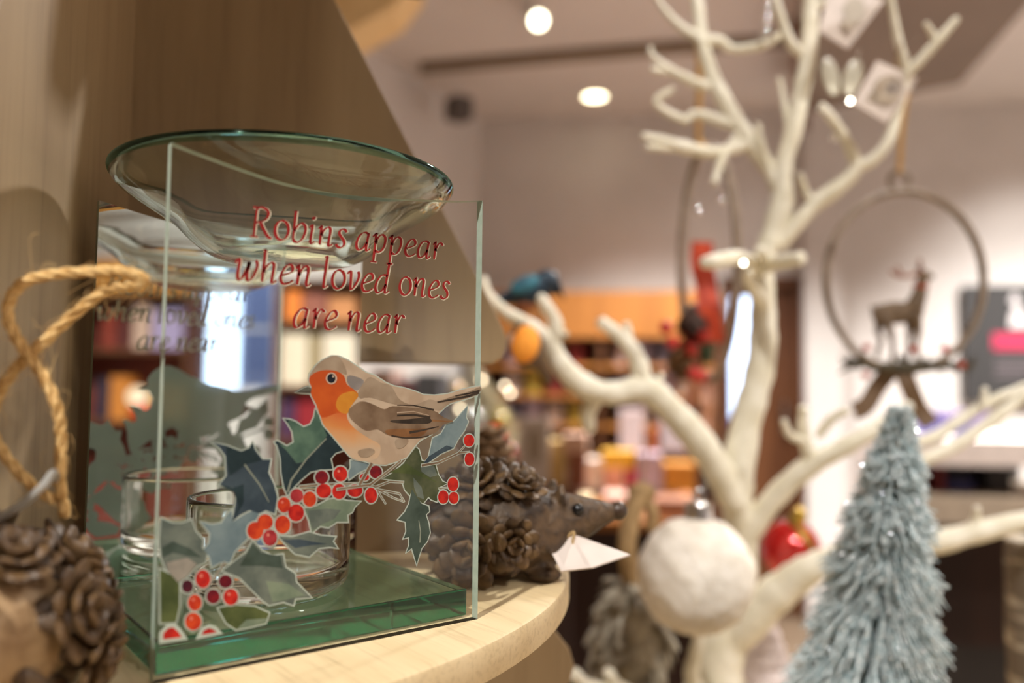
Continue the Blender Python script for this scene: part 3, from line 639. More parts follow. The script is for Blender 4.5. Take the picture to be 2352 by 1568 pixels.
print_shape('holly_leaf_print', Z4([(455, 880), (520, 830), (600, 770), (640, 700), (700, 760), (760, 790), (825, 780), (840, 860), (900, 900), (905, 950), (1000, 1045), (900, 1050), (890, 1090), (830, 1070), (740, 1090), (700, 1060), (620, 980), (560, 920)]), [grey, hanging, light], [(Z4([(640, 715), (690, 770), (810, 790), (825, 865), (700, 850), (560, 850)]), 2), (Z4([(720, 940), (860, 960), (960, 1030), (890, 1045), (840, 1060), (760, 1070)]), 3)])
print_shape('holly_leaf_print', Z4([(320, 580), (390, 600), (450, 590), (480, 540), (510, 510), (520, 580), (600, 530), (665, 505), (680, 545), (620, 610), (610, 680), (530, 760), (500, 830), (440, 830), (390, 860), (375, 790), (330, 760), (375, 710), (380, 650)]), [blue])
print_shape('holly_leaf_print', Z4([(390, 95), (480, 115), (570, 150), (620, 130), (640, 95), (655, 140), (700, 200), (750, 200), (735, 280), (770, 350), (790, 430), (775, 530), (720, 510), (680, 530), (620, 510), (560, 540), (515, 580), (535, 470), (540, 400), (520, 370), (435, 355), (480, 300), (475, 180), (440, 130)]), [slate, dgreen, vein],
            [(Z4([(435, 352), (520, 372), (585, 350), (585, 460), (520, 578), (552, 480), (525, 400)]), 2), (Z4([(480, 115), (570, 150), (620, 130), (640, 100), (650, 150), (690, 205), (600, 230), (500, 300), (480, 200)]), 2), (stroke_poly(z4, [(590, 230), (680, 350), (740, 460)], .00022, .00012), 3)])
print_shape('holly_leaf_print', Z4([(80, 560), (150, 590), (210, 590), (265, 570), (290, 640), (335, 690), (330, 740), (360, 770), (350, 830), (300, 850), (230, 930), (180, 960), (110, 870), (80, 800), (70, 700)]), [grey, hanging, wash('pinkish_grey', (168, 160, 146), (144, 138, 126))], [(Z4([(80, 740), (150, 700), (250, 740), (330, 800), (240, 790), (150, 770), (90, 800)]), 2), (Z4([(110, 830), (240, 800), (300, 840), (230, 920), (180, 950), (120, 880)]), 3)])
print_shape('holly_leaf_print', Z4([(72, 870), (140, 905), (190, 960), (190, 1100), (170, 1195), (76, 1200)]), [moss])
print_shape('holly_leaf_print', Z4([(430, 1110), (520, 1090), (650, 1100), (740, 1140), (720, 1200), (640, 1220), (540, 1240), (480, 1200)]), [moss, light], [(Z4([(540, 1240), (600, 1180), (730, 1170), (720, 1200), (640, 1220)]), 2)])
# twigs
twig(z3, [(930, 1025), (830, 1020), (730, 1060), (600, 1035), (450, 1040), (300, 1045), (180, 1060)], .00018, .0003)
twig(z3, [(730, 1075), (900, 1108), (935, 1165)], .00018, .00012)
twig(z3, [(740, 1085), (800, 1180)], .00016, .0001)
twig(z3, [(745, 1080), (860, 1140), (930, 1165)], .00014, .0001)
twig(z3, [(1060, 905), (1180, 885), (1330, 815), (1405, 808)], .00034, .00016)
twig(z3, [(1320, 820), (1365, 770), (1395, 730)], .00016, .00014)
twig(z3, [(1185, 1070), (1250, 1065), (1290, 1050)], .00014, .0001)
twig(z4, [(300, 1010), (400, 930), (470, 830)], .00018, .00022)
# berries
R1 = wash('berry_red', (206, 44, 30), (168, 26, 24), 420); R2 = wash('berry_orange', (216, 76, 32), (186, 46, 26), 420); R3 = wash('berry_rose', (184, 60, 62), (150, 38, 44), 420); R4 = wash('berry_dark', (136, 22, 30), (96, 16, 30), 420); R5 = wash('berry_plum', (92, 24, 40), (66, 18, 34), 420)
GL = wash('berry_glint', (232, 150, 128), (220, 120, 100), 420)
def berry(f, x, y, rx, ry, c, glint=True):
    pt = [(disc_poly(f, x-rx*.25, y-ry*.35, rx*.2, ry*.18, 10), 2)] if glint else []
    print_shape('berry_print', disc_poly(f, x, y, rx, ry), [c, GL], pt)
for b_ in [(340, 990, 48, 48, R4, 0), (475, 965, 50, 54, R1, 1), (355, 1088, 54, 52, R1, 0), (465, 1092, 50, 55, R1, 0), (580, 1086, 54, 46, R1, 0), (695, 1120, 44, 56, R1, 0), (730, 952, 44, 46, R4, 0), (648, 988, 34, 26, R1, 0), (160, 1122, 47, 50, R3, 0), (253, 1147, 48, 56, R2, 0),
           (68, 1188, 48, 56, R2, 1), (155, 1245, 58, 62, R1, 0), (58, 1330, 56, 66, R2, 0), (1285, 1040, 39, 50, R1, 0), (1215, 1132, 38, 48, R1, 0), (1290, 1138, 35, 43, R1, 0), (1400, 725, 38, 44, R1, 0), (1403, 860, 35, 46, R1, 0)]:
    berry(z3, *b_)
for b_ in [(655, 635, 50, 54, R2, 0), (715, 582, 48, 48, R2, 0), (745, 678, 44, 50, R3, 1), (335, 930, 46, 56, R1, 1), (240, 975, 36, 40, R5, 0), (472, 945, 42, 40, R4, 0), (397, 1038, 42, 44, R4, 0), (505, 1040, 46, 50, R1, 1), (285, 1074, 42, 50, R2, 1), (275, 1190, 50, 54, R2, 1)]:
    berry(z4, *b_)
print_shape('berry_print', Z4([(90, 1300), (92, 1262), (120, 1232), (150, 1225), (180, 1250), (205, 1285)]), [R1], halo=.0009)
print_shape('berry_print', Z4([(326, 1272), (340, 1245), (370, 1230), (400, 1240), (420, 1256)]), [R1], halo=.0009)
# robin
tan = wash('robin_tan', (176, 156, 132), (152, 130, 106), 120); pale = wash('robin_pale', (206, 184, 158), (184, 160, 134), 110); brown = wash('robin_brown', (142, 118, 94), (116, 92, 70), 140); dk = wash('robin_dark', (74, 62, 50), (52, 42, 34), 200)
rust = wash('robin_rust', (150, 106, 66), (118, 80, 48), 140); gy = wash('robin_grey', (160, 152, 146), (138, 130, 124), 120); navy = wash('robin_eye', (24, 28, 38), (16, 18, 26), 300); beakc = wash('robin_beak', (112, 112, 98), (80, 82, 74), 260); ring = wash('eye_ring', (226, 200, 176), (206, 180, 156))
def breast_wash():
    m, nt, b2 = nodes('wash_robin_breast')
    tc = nt.nodes.new('ShaderNodeTexCoord'); sx = nt.nodes.new('ShaderNodeSeparateXYZ'); nt.links.new(tc.outputs['Object'], sx.inputs[0])
    nz = nt.nodes.new('ShaderNodeTexNoise'); nz.inputs['Scale'].default_value = 140; nt.links.new(tc.outputs['Object'], nz.inputs['Vector'])
    mr = nt.nodes.new('ShaderNodeMapRange'); zt, zb = z3(330, 520)[1], z3(560, 800)[1]
    mr.inputs['From Min'].default_value = zt; mr.inputs['From Max'].default_value = zb
    ad = nt.nodes.new('ShaderNodeMath'); ad.operation = 'MULTIPLY_ADD'; ad.inputs[1].default_value = .5; ad.inputs[2].default_value = -.25
    nt.links.new(nz.outputs['Fac'], ad.inputs[0]); nt.links.new(sx.outputs['Z'], mr.inputs['Value'])
    a2 = nt.nodes.new('ShaderNodeMath'); nt.links.new(mr.outputs[0], a2.inputs[0]); nt.links.new(ad.outputs[0], a2.inputs[1])
    rp = nt.nodes.new('ShaderNodeValToRGB'); e = rp.color_ramp.elements; e[0].color = (*s2l((192, 92, 34)), 1); e[1].color = (*s2l((186, 162, 134)), 1)
    k = e.new(.35); k.color = (*s2l((198, 126, 64)), 1); k = e.new(.68); k.color = (*s2l((196, 150, 104)), 1)
    nt.links.new(a2.outputs[0], rp.inputs[0]); nt.links.new(rp.outputs[0], b2.inputs['Base Color']); b2.inputs['Roughness'].default_value = .75
    return m
body = [(265, 345), (247, 290), (252, 250), (290, 195), (340, 150), (410, 118), (460, 120), (530, 150), (590, 190), (660, 238), (720, 258), (800, 310), (860, 335), (940, 350), (1010, 372), (1070, 397), (1150, 402), (1250, 390), (1330, 365), (1410, 345), (1480, 335), (1480, 372), (1450, 400), (1380, 425), (1270, 455), (1230, 480), (1180, 530), (1160, 600), (1130, 680), (1050, 720), (1000, 775), (950, 845), (880, 875), (800, 900), (720, 895), (640, 870), (580, 860), (540, 835), (500, 790), (450, 730), (400, 670), (350, 610), (330, 550), (305, 480), (285, 440), (262, 395)]
S = lambda pts: rounded(Z3(pts), 3)
face = wash('robin_orange', (212, 96, 34), (196, 82, 30), 130)
rob = print_shape('robin_print', Z3(body), [pale, breast_wash(), tan, brown, dk, rust, gy, ring, navy, beakc, face, wash('robin_amber', (220, 150, 50), (206, 128, 40), 130)], [
    (S([(262, 395), (300, 410), (560, 420), (545, 480), (520, 530), (535, 590), (590, 650), (680, 710), (760, 760), (740, 850), (640, 872), (580, 862), (540, 836), (500, 790), (450, 730), (400, 670), (350, 610), (330, 550), (305, 480), (285, 440)]), 2),
    (S([(252, 262), (290, 195), (340, 150), (410, 118), (460, 122), (500, 180), (520, 250), (470, 236), (400, 222), (320, 226)]), 3),
    (S([(247, 300), (256, 262), (310, 228), (380, 218), (450, 228), (500, 262), (520, 320), (575, 362), (604, 398), (575, 445), (545, 485), (525, 520), (440, 530), (340, 560), (300, 470), (262, 395), (265, 345)]), 11),
    (S([(470, 400), (560, 370), (604, 398), (575, 445), (545, 485), (525, 530), (470, 520), (440, 470)]), 12),
    (S([(540, 255), (640, 290), (620, 340), (590, 365), (540, 335), (520, 290)]), 7),
    (S([(600, 385), (640, 310), (690, 268), (770, 310), (840, 335), (900, 430), (1000, 468), (1110, 430), (1180, 440), (1300, 400), (1400, 372), (1478, 340), (1478, 375), (1380, 420), (1270, 452), (1190, 510), (1140, 500), (1000, 485), (850, 462), (740, 430), (680, 416), (620, 425)]), 3),
    (S([(530, 520), (545, 490), (600, 452), (650, 445), (720, 470), (790, 500), (850, 478), (1000, 490), (1140, 508), (1220, 560), (1285, 585), (1220, 608), (1190, 640), (1150, 672), (1050, 706), (950, 712), (870, 700), (800, 680), (740, 645), (660, 655), (590, 610), (545, 565)]), 4),
    (stroke_poly(z3, [(600, 440), (650, 425), (720, 432), (780, 495)], .0003, .0002), 1),
    (S([(800, 650), (900, 640), (1010, 640), (1100, 640), (1060, 690), (960, 708), (870, 700), (810, 680)]), 6),
    (S([(840, 580), (960, 572), (1090, 560), (1130, 580), (1100, 604), (960, 604), (850, 596)]), 5),
    (stroke_poly(z3, [(970, 668), (1060, 652), (1180, 625)], .0004, .00015), 5), (stroke_poly(z3, [(1130, 580), (1200, 585), (1280, 590)], .0003, .0001), 6),
    (stroke_poly(z3, [(880, 470), (1000, 472), (1080, 490), (1145, 505)], .00012, .00028), 5), (stroke_poly(z3, [(840, 690), (930, 706), (1050, 704), (1110, 690)], .00022, .00012), 5),
    (stroke_poly(z3, [(880, 525), (1000, 516), (1110, 545)], .00018, .0001), 1), (stroke_poly(z3, [(880, 545), (1000, 540), (1120, 560)], .00022, .00035), 5),
    (stroke_poly(z3, [(1170, 450), (1300, 425), (1400, 405), (1470, 380)], .00022, .00042), 5), (stroke_poly(z3, [(1300, 405), (1400, 386), (1476, 366)], .00018, .0003), 5),
    (S([(600, 800), (680, 780), (720, 800), (680, 840), (620, 845)]), 3), (S([(870, 720), (960, 715), (930, 770), (880, 780)]), 3),
    (disc_poly(z3, 408, 278, 40, 42), 8), (disc_poly(z3, 407, 278, 30, 34), 9), (disc_poly(z3, 420, 264, 7, 8, 10), 8)])
print_shape('robin_beak_print', Z3([(150, 380), (200, 350), (240, 335), (270, 352), (262, 388), (200, 385)]), [beakc, dk], [(stroke_poly(z3, [(152, 380), (210, 376), (268, 372)], .0001, .00022), 2)], halo=.0002)
twig(z3, [(700, 888), (665, 950), (610, 1045)], .00042, .00038, brown)
twig(z3, [(910, 868), (830, 935), (745, 1000), (680, 1050)], .00022, .0003)
twig(z3, [(680, 1045), (560, 1060), (450, 1076)], .0003, .0002)
# lettering: broad nib italic, drawn stroke by stroke
def arc(cx, cy_, rx, ry, a0, a1, n=14): return [(cx+rx*math.cos(math.radians(a0+(a1-a0)*i/n)), cy_+ry*math.sin(math.radians(a0+(a1-a0)*i/n))) for i in range(n+1)]
bowl_a = [(.66, .93), (.5, 1.0), (.28, .92), (.08, .6), (.03, .25), (.12, .02), (.26, .0), (.45, .15), (.62, .5)]
arch = [(.13, .5), (.28, .82), (.46, 1.0), (.6, .95), (.63, .75), (.6, .35), (.6, .08), (.68, .0), (.82, .12)]
bowl_b = [(.12, .55), (.28, .85), (.48, 1.0), (.66, .9), (.7, .6), (.6, .22), (.4, .0), (.22, .0), (.1, .1)]
GLY = {'o': ([arc(.38, .5, .34, .51, 70, 430)], .88), 'e': ([[(.08, .42), (.35, .52), (.58, .66), (.62, .84), (.5, .99), (.3, .93), (.1, .62), (.04, .3), (.14, .04), (.34, -.01), (.54, .07), (.68, .2)]], .80),
       'a': ([bowl_a, [(.68, 1.0), (.62, .5), (.6, .1), (.68, .0), (.84, .13)]], .98), 'n': ([[(-.02, .84), (.1, 1.0), (.13, .92), (.13, .0)], arch], .98), 'r': ([[(-.02, .84), (.1, 1.0), (.13, .92), (.13, .0)], [(.13, .5), (.28, .85), (.42, 1.0), (.56, .95), (.58, .86)]], .68),
       'i': ([[(-.02, .84), (.1, 1.0), (.13, .9), (.1, .2), (.15, .0), (.32, .13)], arc(.16, 1.38, .035, .035, 0, 360, 8)], .48), 'b': ([[(-.02, 1.58), (.11, 1.64), (.11, .1)], bowl_b], .92),
       'p': ([[(-.05, .82), (.1, 1.02), (.12, .9), (.12, -.58)], [(-.06, -.58), (.32, -.58)], [(.12, .5), (.28, .85), (.48, 1.0), (.66, .9), (.7, .6), (.6, .22), (.4, .0), (.14, .06)]], .96),
       's': ([[(.55, .86), (.42, 1.0), (.22, .96), (.15, .76), (.28, .56), (.44, .38), (.46, .14), (.3, -.01), (.12, .02), (.03, .14)]], .68),
       'w': ([[(-.05, .8), (.06, 1.0), (.14, .92), (.12, .5), (.14, .12), (.24, .0), (.4, .18), (.54, .6), (.58, .95), (.56, .5), (.58, .12), (.68, .0), (.86, .2), (1.0, .65), (.98, .92), (.9, 1.02)]], 1.2),
       'v': ([[(-.03, .84), (.08, 1.0), (.16, .92), (.2, .45), (.24, .02), (.44, .22), (.6, .6), (.62, .88), (.54, 1.02)]], .82), 'h': ([[(-.02, 1.58), (.11, 1.64), (.12, 1.5), (.12, .0)], arch], .98),
       'l': ([[(-.02, 1.58), (.11, 1.64), (.11, 1.4), (.08, .22), (.13, .0), (.3, .12)]], .48), 'd': ([bowl_a, [(.56, 1.58), (.7, 1.64), (.68, 1.2), (.61, .4), (.6, .1), (.68, .0), (.84, .13)]], .98),
       'R': ([[(.12, 1.5), (.12, .02)], [(-.06, .0), (.32, .0)], [(-.08, 1.5), (.1, 1.5), (.4, 1.54), (.66, 1.4), (.7, 1.16), (.56, .9), (.3, .76), (.14, .75)], [(.36, .76), (.56, .42), (.8, .08), (1.0, .0)]], 1.08), ' ': ([], .46)}
def nib(mb, pts, fx, w0, w1, y, cur, dx=0, dz=0):
    pts = [Vector((a, b2)) for a, b2 in pts]
    if len(pts) > 3: pts = [Vector((p.x, p.y)) for p in catmull([(p.x, p.y, 0) for p in pts], 4)]
    L = []; n = len(pts)
    for i, p in enumerate(pts):
        t = (pts[min(i+1, n-1)]-pts[max(i-1, 0)]); t = t.normalized() if t.length > 1e-6 else Vector((1, 0))
        nn = Vector((-t.y, t.x)); ww = w0+w1*abs(math.sin(math.atan2(t.y, t.x)-math.radians(32)))
        if i in (0, n-1): ww *= .75
        L.append((p+nn*ww, p-nn*ww))
    mb.cur = cur; b0 = len(mb.v)
    for a, b2 in L:
        for q_ in (a, b2): X, Zc = fx(q_.x, q_.y); mb.v.append(Vector((X+dx, y, Zc+dz)))
    for i in range(n-1): mb.quad(b0+2*i, b0+2*i+1, b0+2*i+3, b0+2*i+2)
INK = mat('red_ink', (152, 36, 34), (136, 28, 28), .6, 0, 200, spec=.2); PALEINK = mat('pale_ink', (206, 200, 176), None, .7, spec=.1)
def text_line(s, x0, x1, z, xh):
    wid = sum(GLY[c][1] for c in s)-.15; k = (x1-x0)/wid; cur = 0; y = -.0003
    m = MB()
    for c in s:
        for st_ in GLY[c][0]:
            fx = lambda a, b2, cur=cur: (x0+(cur+a)*k+.17*b2*xh*.55, z+b2*xh)
            nib(m, st_, fx, .048, .058, y+.00003, 1, .00022, -.00012); nib(m, st_, fx, .024, .058, y, 0)
        cur += GLY[c][1]
    o = mesh_obj('lettering', m, [INK, PALEINK], fp, smooth=False); return o
text_line('Robins appear', .0203, .0785, .1093, .0051)
text_line('when loved ones', .0163, .0815, .0977, .0052)
text_line('are near', .0322, .0655, .0863, .0052)
# ------------------------------------------------------------------ hedgehog and pine cone things on the shelf
RESIN = mat('brown_resin', (88, 66, 42), (58, 42, 27), .55, scale=260, bump=.6)
RESIN2 = mat('brown_resin_scale', (104, 78, 46), (70, 50, 30), .5, scale=220, bump=.5)
BLACK = mat('black_gloss', (18, 16, 16), None, .25)
FX = Vector((CR.x, CR.y, 0)).normalized(); FY = Vector((CF.x, CF.y, 0)).normalized(); UP = Vector((0, 0, 1))
def frame(x, y, z=None):
    z = x.cross(y) if z is None else z
    return Matrix((x, y, z)).transposed()
def scale_on(mb, c, n, up, l, w_, th, tilt=.9):     # one pine cone scale: rounded thick leaf standing off a surface
    n = n.normalized(); up = (up-n*up.dot(n)); up = up.normalized() if up.length > 1e-6 else n.orthogonal().normalized(); sd = up.cross(n)
    ax = (up*math.cos(tilt)+n*math.sin(tilt)); nn = ax.cross(sd)
    mb.ell(c+ax*l*.45, (w_*.5, th*.5, l*.5), Matrix((sd, -nn if nn.dot(n) < 0 else nn, ax)).transposed(), 10, 7)
def rosette(mb, c, n, r, k0=.0):
    n = n.normalized(); a = n.orthogonal().normalized(); b2 = n.cross(a)
    for ring_, (cnt, rr, tl) in enumerate([(9, .62, .35), (7, .38, .75), (4, .16, 1.15)]):
        for i in range(cnt):
            t = 2*math.pi*i/cnt+k0+ring_*.4; d = a*math.cos(t)+b2*math.sin(t)
            scale_on(mb, c+d*r*rr*.6+n*r*.06*ring_, n, d, r*(.62-.1*ring_), r*.5, r*.17, tl)
    mb.ell(c+n*r*.2, r*.14, None, 8, 6)
def hedgehog(base, fx, fy, k, label, rosettes, n_sc, seed, face=None):
    """fx: the way it looks, fy: its far flank, k: scale (body half length)"""
    B = Vector(base); t = thing('hedgehog_ornament', base, label, 'ornament')
    T = lambda x, y, z: B+fx*x*k+fy*y*k+UP*z*k
    M3 = frame(fx, fy, UP)
    m = MB(); m.ell(T(-.05, 0, .72), (1.0*k, .82*k, .74*k), M3, 24, 16); m.ell(T(.55, 0, .66), (.62*k, .6*k, .58*k), M3)
    m.tube([T(.7, 0, .72), T(1.15, 0, .80), T(1.50, 0, .86), T(1.72, 0, .89)], [.5*k, .36*k, .2*k, .11*k], 14)
    for sx, sy in ((.62, -.42), (.62, .42), (-.6, -.45), (-.6, .45)): m.ell(T(sx, sy, .1), (.26*k, .18*k, .11*k), M3)
    for sy in (-.33, .33): m.ell(T(.86, sy, 1.18), (.07*k, .15*k, .17*k), M3)
    o = mesh_obj('body', m, face or RESIN, t); blobs(o, .045*k, 5)
    m = MB(); m.ell(T(1.76, 0, .90), .135*k); mesh_obj('nose', m, mat('dark_nose', (62, 44, 30), None, .4) if face is None else BLACK, t)
    for sy in (-1, 1):
        m = MB(); m.ell(T(1.10, sy*.335, .97), .085*k); mesh_obj('eye', m, BLACK, t)
    rnd = random.Random(seed)
    for (x, y, z, r) in rosettes:
        c = T(x, y, z); n = Vector((0, 0, 0))+fx*(x+.05)+fy*y*1.4+UP*(z-.7)*1.6
        m = MB(); rosette(m, c, n, r*k, rnd.random()); mesh_obj('pine_cone_rosette', m, RESIN2, t)
    m = MB()
    for i in range(n_sc):
        u = rnd.uniform(-1, .62); ph = rnd.uniform(-.25*math.pi, 1.25*math.pi)
        rr = math.sqrt(max(0, 1-u*u)); x, y, z = u*1.0-.05, rr*.82*math.cos(ph), .72+rr*.74*math.sin(ph)
        n = fx*u+fy*rr*math.cos(ph)*1.2+UP*rr*math.sin(ph)*1.3
        scale_on(m, T(x, y, z)-n.normalized()*.03*k, n, -fx*1.0-UP*.35, rnd.uniform(.26, .40)*k, .2*k, .09*k, rnd.uniform(.25, .7))
    mesh_obj('spines', m, RESIN, t)
    return t, T
hb = on_plane(1140, 1322, (0, 0, 0), UP)
hdir = (FX*1.0+FY*.12).normalized(); hfl = Vector((-hdir.y, hdir.x, 0))
hedgehog((hb.x, hb.y, 0), hdir, hfl, .0268, 'dark brown resin hedgehog with pine cone back, right of the glass burner', [(-.45, -.78, .55, .62), (-.35, -.45, 1.35, .5), (.25, -.42, 1.32, .45), (-.75, -.1, 1.2, .45), (.12, -.9, .62, .40), (-.05, .4, 1.35, .5), (-.7, .6, .8, .5)], 90, 3)
# folded price tag tied to it
PAPER = mat('white_card', (236, 226, 222), (228, 216, 212), .6)
q = [P(1262, 1258, .305), P(1318, 1228, .303), P(1448, 1274, .30), P(1360, 1304, .288), P(1290, 1312, .288)]
m = MB(); nn = (q[1]-q[0]).cross(q[3]-q[0]).normalized()*.0004
m.add([v-nn for v in q]+[v+nn for v in q], [(4, 3, 2, 1, 0), (5, 6, 7, 8, 9)]+[(i, (i+1) % 5, 5+(i+1) % 5, 5+i) for i in range(5)])
tt = thing('price_tag', tuple(low_centre(m.v)), 'blank white folded price tag sticking out under the snout of hedgehog', 'tag')
mesh_obj('card', m, PAPER, tt, smooth=False)
m = MB(); m.tube(catmull([P(1300, 1236, .303), P(1318, 1222, .302), P(1316, 1248, .30), P(1330, 1262, .30)], 5), .0006, 6); mesh_obj('string', m, mat('string_tan', (170, 140, 92)), tt)
# hedgehog facing the camera at the left
lb = Vector((-.0345, .0065, 0)); ldir = (CAM-lb); ldir.z = 0; ldir.normalize(); ldir = (ldir-FX*.45).normalized(); lfl = Vector((-ldir.y, ldir.x, 0))
FACE = mat('tan_resin', (176, 146, 108), (140, 110, 76), .6, scale=160, bump=.4)
t_, T_ = hedgehog(tuple(lb), ldir, lfl, .0245, 'tan and brown resin hedgehog with jute loop, left of the glass burner', [(-.35, .62, 1.2, .52), (.1, .85, .85, .5), (-.3, -.3, 1.45, .5), (.35, .4, 1.38, .42), (-.6, .75, .6, .5), (-.1, .95, .4, .45), (.3, -.5, 1.3, .5)], 110, 11, FACE)
JUTE = mat('jute', (234, 198, 136), (196, 154, 92), .9, scale=500, bump=.4)
lp_px = [(150, 1185, .19), (138, 1110, .188), (140, 1000, .187), (128, 925, .186), (90, 850, .186), (40, 780, .186), (18, 715, .186), (45, 655, .186), (110, 632, .186), (200, 624, .186), (275, 622, .186), (322, 634, .186), (330, 650, .1865), (300, 655, .187), (240, 668, .188), (170, 722, .188), (100, 785, .188), (40, 842, .188), (-5, 910, .188), (-22, 980, .188), (15, 1050, .188), (70, 1110, .188), (125, 1150, .189)]
ctr = catmull([P(*q_) for q_ in lp_px], 14)
m = MB()
for ph in (0, 2.1, 4.2):
    pts = []
    for i, p in enumerate(ctr):
        t = (ctr[min(i+1, len(ctr)-1)]-ctr[max(i-1, 0)]).normalized(); a = t.cross(CF).normalized(); b2 = t.cross(a); an = ph+i*.30
        pts.append(p+(a*math.cos(an)+b2*math.sin(an))*.00064)
    m.tube(pts, .00074, 7)
jl = mesh_obj('jute_loop', m, JUTE, t_)
rnd = random.Random(5); m = MB()
for i in range(260):
    k = rnd.randrange(2, len(ctr)-2); p = ctr[k]; d = Vector((rnd.gauss(0, 1), rnd.gauss(0, 1), rnd.gauss(0, 1))).normalized(); e = (ctr[k+1]-ctr[k-1]).normalized()
    L_ = rnd.uniform(.002, .006) if rnd.random() < .9 else rnd.uniform(.006, .013)
    m.tube(catmull([p, p+d*L_*.35+e*L_*.3, p+d*L_*.45+e*L_*.8+Vector((rnd.gauss(0, .2), rnd.gauss(0, .2), rnd.gauss(0, .2)))*L_, p+d*L_*.3+e*L_*1.2], 3), .00005, 3, caps=False)
o = mesh_obj('loose_fibres', m, JUTE, jl); o['kind'] = 'stuff'
m = MB(); m.tube(catmull([P(-40, 1210, .182), P(40, 1165, .18), P(95, 1120, .18), P(122, 1085, .184), P(128, 1100, .187)], 6), .0009, 8); mesh_obj('tag_loop', m, mat('clear_plastic', (225, 225, 220), None, .3, trans=.6), t_)
# pine cone at the back of the shelf
pcb = P(1112, 1060, .425); pcb.z = .0
t = thing('pine_cone', tuple(pcb), 'brown pine cone with a red berry on the shelf behind hedgehog', 'pine cone')
m = MB(); rnd = random.Random(2); hgt = .044; m.ell(pcb+UP*.021, (.014, .014, .020))
for j in range(9):
    zz = .004+hgt*j/9; r_ = .016*math.sin(math.pi*(.18+.75*j/9))
    for i in range(9):
        a = 2*math.pi*(i+.5*(j % 2))/9; d = Vector((math.cos(a), math.sin(a), 0)); scale_on(m, pcb+d*r_*.55+UP*zz, d, UP+d*.3, .012, .010, .003, .8)
mesh_obj('cone_scales', m, mat('cone_brown', (150, 124, 92), (100, 76, 54), .7, scale=200), t)
m = MB(); m.ell(P(1166, 1086, .40), .0034); m.ell(P(1210, 1092, .40), .0024); mesh_obj('berry', m, mat('berry_gloss_red', (196, 24, 28), None, .3), t)

# ------------------------------------------------------------------ white twig tree
TWIG = mat('white_painted_twig', (242, 236, 218), (224, 216, 192), .7, scale=60, bump=.35)
def br(pts, d=None, seg=12, n=5):
    """pts: (px, py, width px, depth)"""
    c = catmull([P(p[0], p[1], p[3] if len(p) > 3 else d) for p in pts], n); r = lerp_r([PW(p[2], p[3] if len(p) > 3 else d) for p in pts], n)
    rr = random.Random(len(pts)*7+int(pts[0][0])); r = [v*.84*(1+.09*rr.uniform(-1, 1)) for v in r]
    return c, r
tb = P(1640, 1700, .66); tb.z = NT
tw = thing('twig_tree', tuple(tb), 'large white painted twig tree hung with Christmas ornaments', 'twig tree')
def limb(name, *paths, d=.62):
    m = MB()
    for p in paths:
        c, r = br(p, d); m.tube(c, r, 12)
    return mesh_obj(name, m, TWIG, tw)
m = MB(); c, r = br([(1640, 1590, 150, .66), (1655, 1480, 138, .655), (1690, 1340, 104, .65), (1702, 1210, 92, .64), (1692, 1120, 88, .63), (1712, 980, 84, .63), (1748, 830, 78, .63), (1752, 700, 68, .63), (1748, 610, 64, .63), (1775, 540, 68, .63), (1800, 450, 60, .63)]); m.tube(c, r, 16)
m.tube([tb+UP*.024, tb+UP*.05, P(1640, 1590, .66)], [.036, .03, PW(150, .66)], 16); mesh_obj('trunk', m, TWIG, tw)
limb('branch', [(1802, 470, 56, .63), (1775, 400, 48, .635), (1705, 300, 44, .64), (1650, 205, 42, .645), (1618, 120, 38, .65), (1600, 0, 34, .655), (1590, -60, 30, .655)], [(1625, 200, 30, .645), (1560, 172, 24, .64), (1500, 130, 16, .635), (1494, 108, 12, .635)], [(1540, 165, 20, .64), (1495, 160, 16, .635)],
     [(1690, 290, 30, .64), (1600, 262, 26, .645), (1570, 275, 22, .645), (1505, 236, 20, .64), (1545, 205, 18, .64)], [(1603, 100, 36, .65), (1650, 92, 28, .65), (1682, 112, 24, .65), (1750, 104, 26, .64), (1805, 72, 20, .64)], [(1610, 90, 28, .65), (1565, 62, 22, .65), (1520, 15, 18, .65), (1500, -30, 14, .65)])
limb('branch', [(1720, 330, 36, .64), (1640, 350, 34, .63), (1570, 338, 38, .62), (1520, 322, 26, .615), (1475, 312, 18, .61)], [(1560, 340, 26, .62), (1485, 338, 16, .612)], [(1770, 400, 26, .635), (1748, 330, 20, .63), (1740, 285, 16, .63)], [(1700, 300, 18, .64), (1660, 360, 24, .63), (1640, 420, 18, .625)])
limb('branch', [(1800, 470, 54, .63), (1800, 385, 50, .63), (1825, 290, 46, .63), (1846, 185, 46, .63), (1860, 85, 42, .63), (1862, -60, 40, .63)], [(1848, 130, 30, .63), (1812, 92, 26, .625), (1782, 0, 20, .62), (1775, -40, 18, .62)], [(1815, 320, 22, .63), (1800, 230, 18, .635), (1790, 180, 14, .635)], [(1862, 20, 26, .63), (1900, 0, 22, .625), (1925, -40, 18, .62)])
limb('branch', [(1790, 560, 50, .63), (1825, 520, 44, .625), (1876, 466, 46, .62), (1925, 430, 44, .615), (1965, 384, 40, .61), (1942, 320, 30, .605), (1905, 265, 24, .60), (1885, 240, 16, .60)], [(1870, 468, 26, .62), (1850, 440, 22, .62), (1838, 400, 16, .615)], [(1968, 384, 34, .61), (2005, 366, 32, .605), (2042, 320, 30, .60), (2066, 240, 26, .60), (2082, 165, 24, .595), (2062, 90, 22, .59), (2044, -10, 18, .585)], [(2078, 175, 22, .595), (2112, 140, 26, .59), (2150, 98, 26, .585), (2198, 42, 18, .58)], [(2150, 98, 18, .585), (2140, 75, 18, .583), (2126, 54, 14, .58)], [(1925, 300, 18, .605), (1900, 262, 16, .60), (1880, 250, 12, .60)])
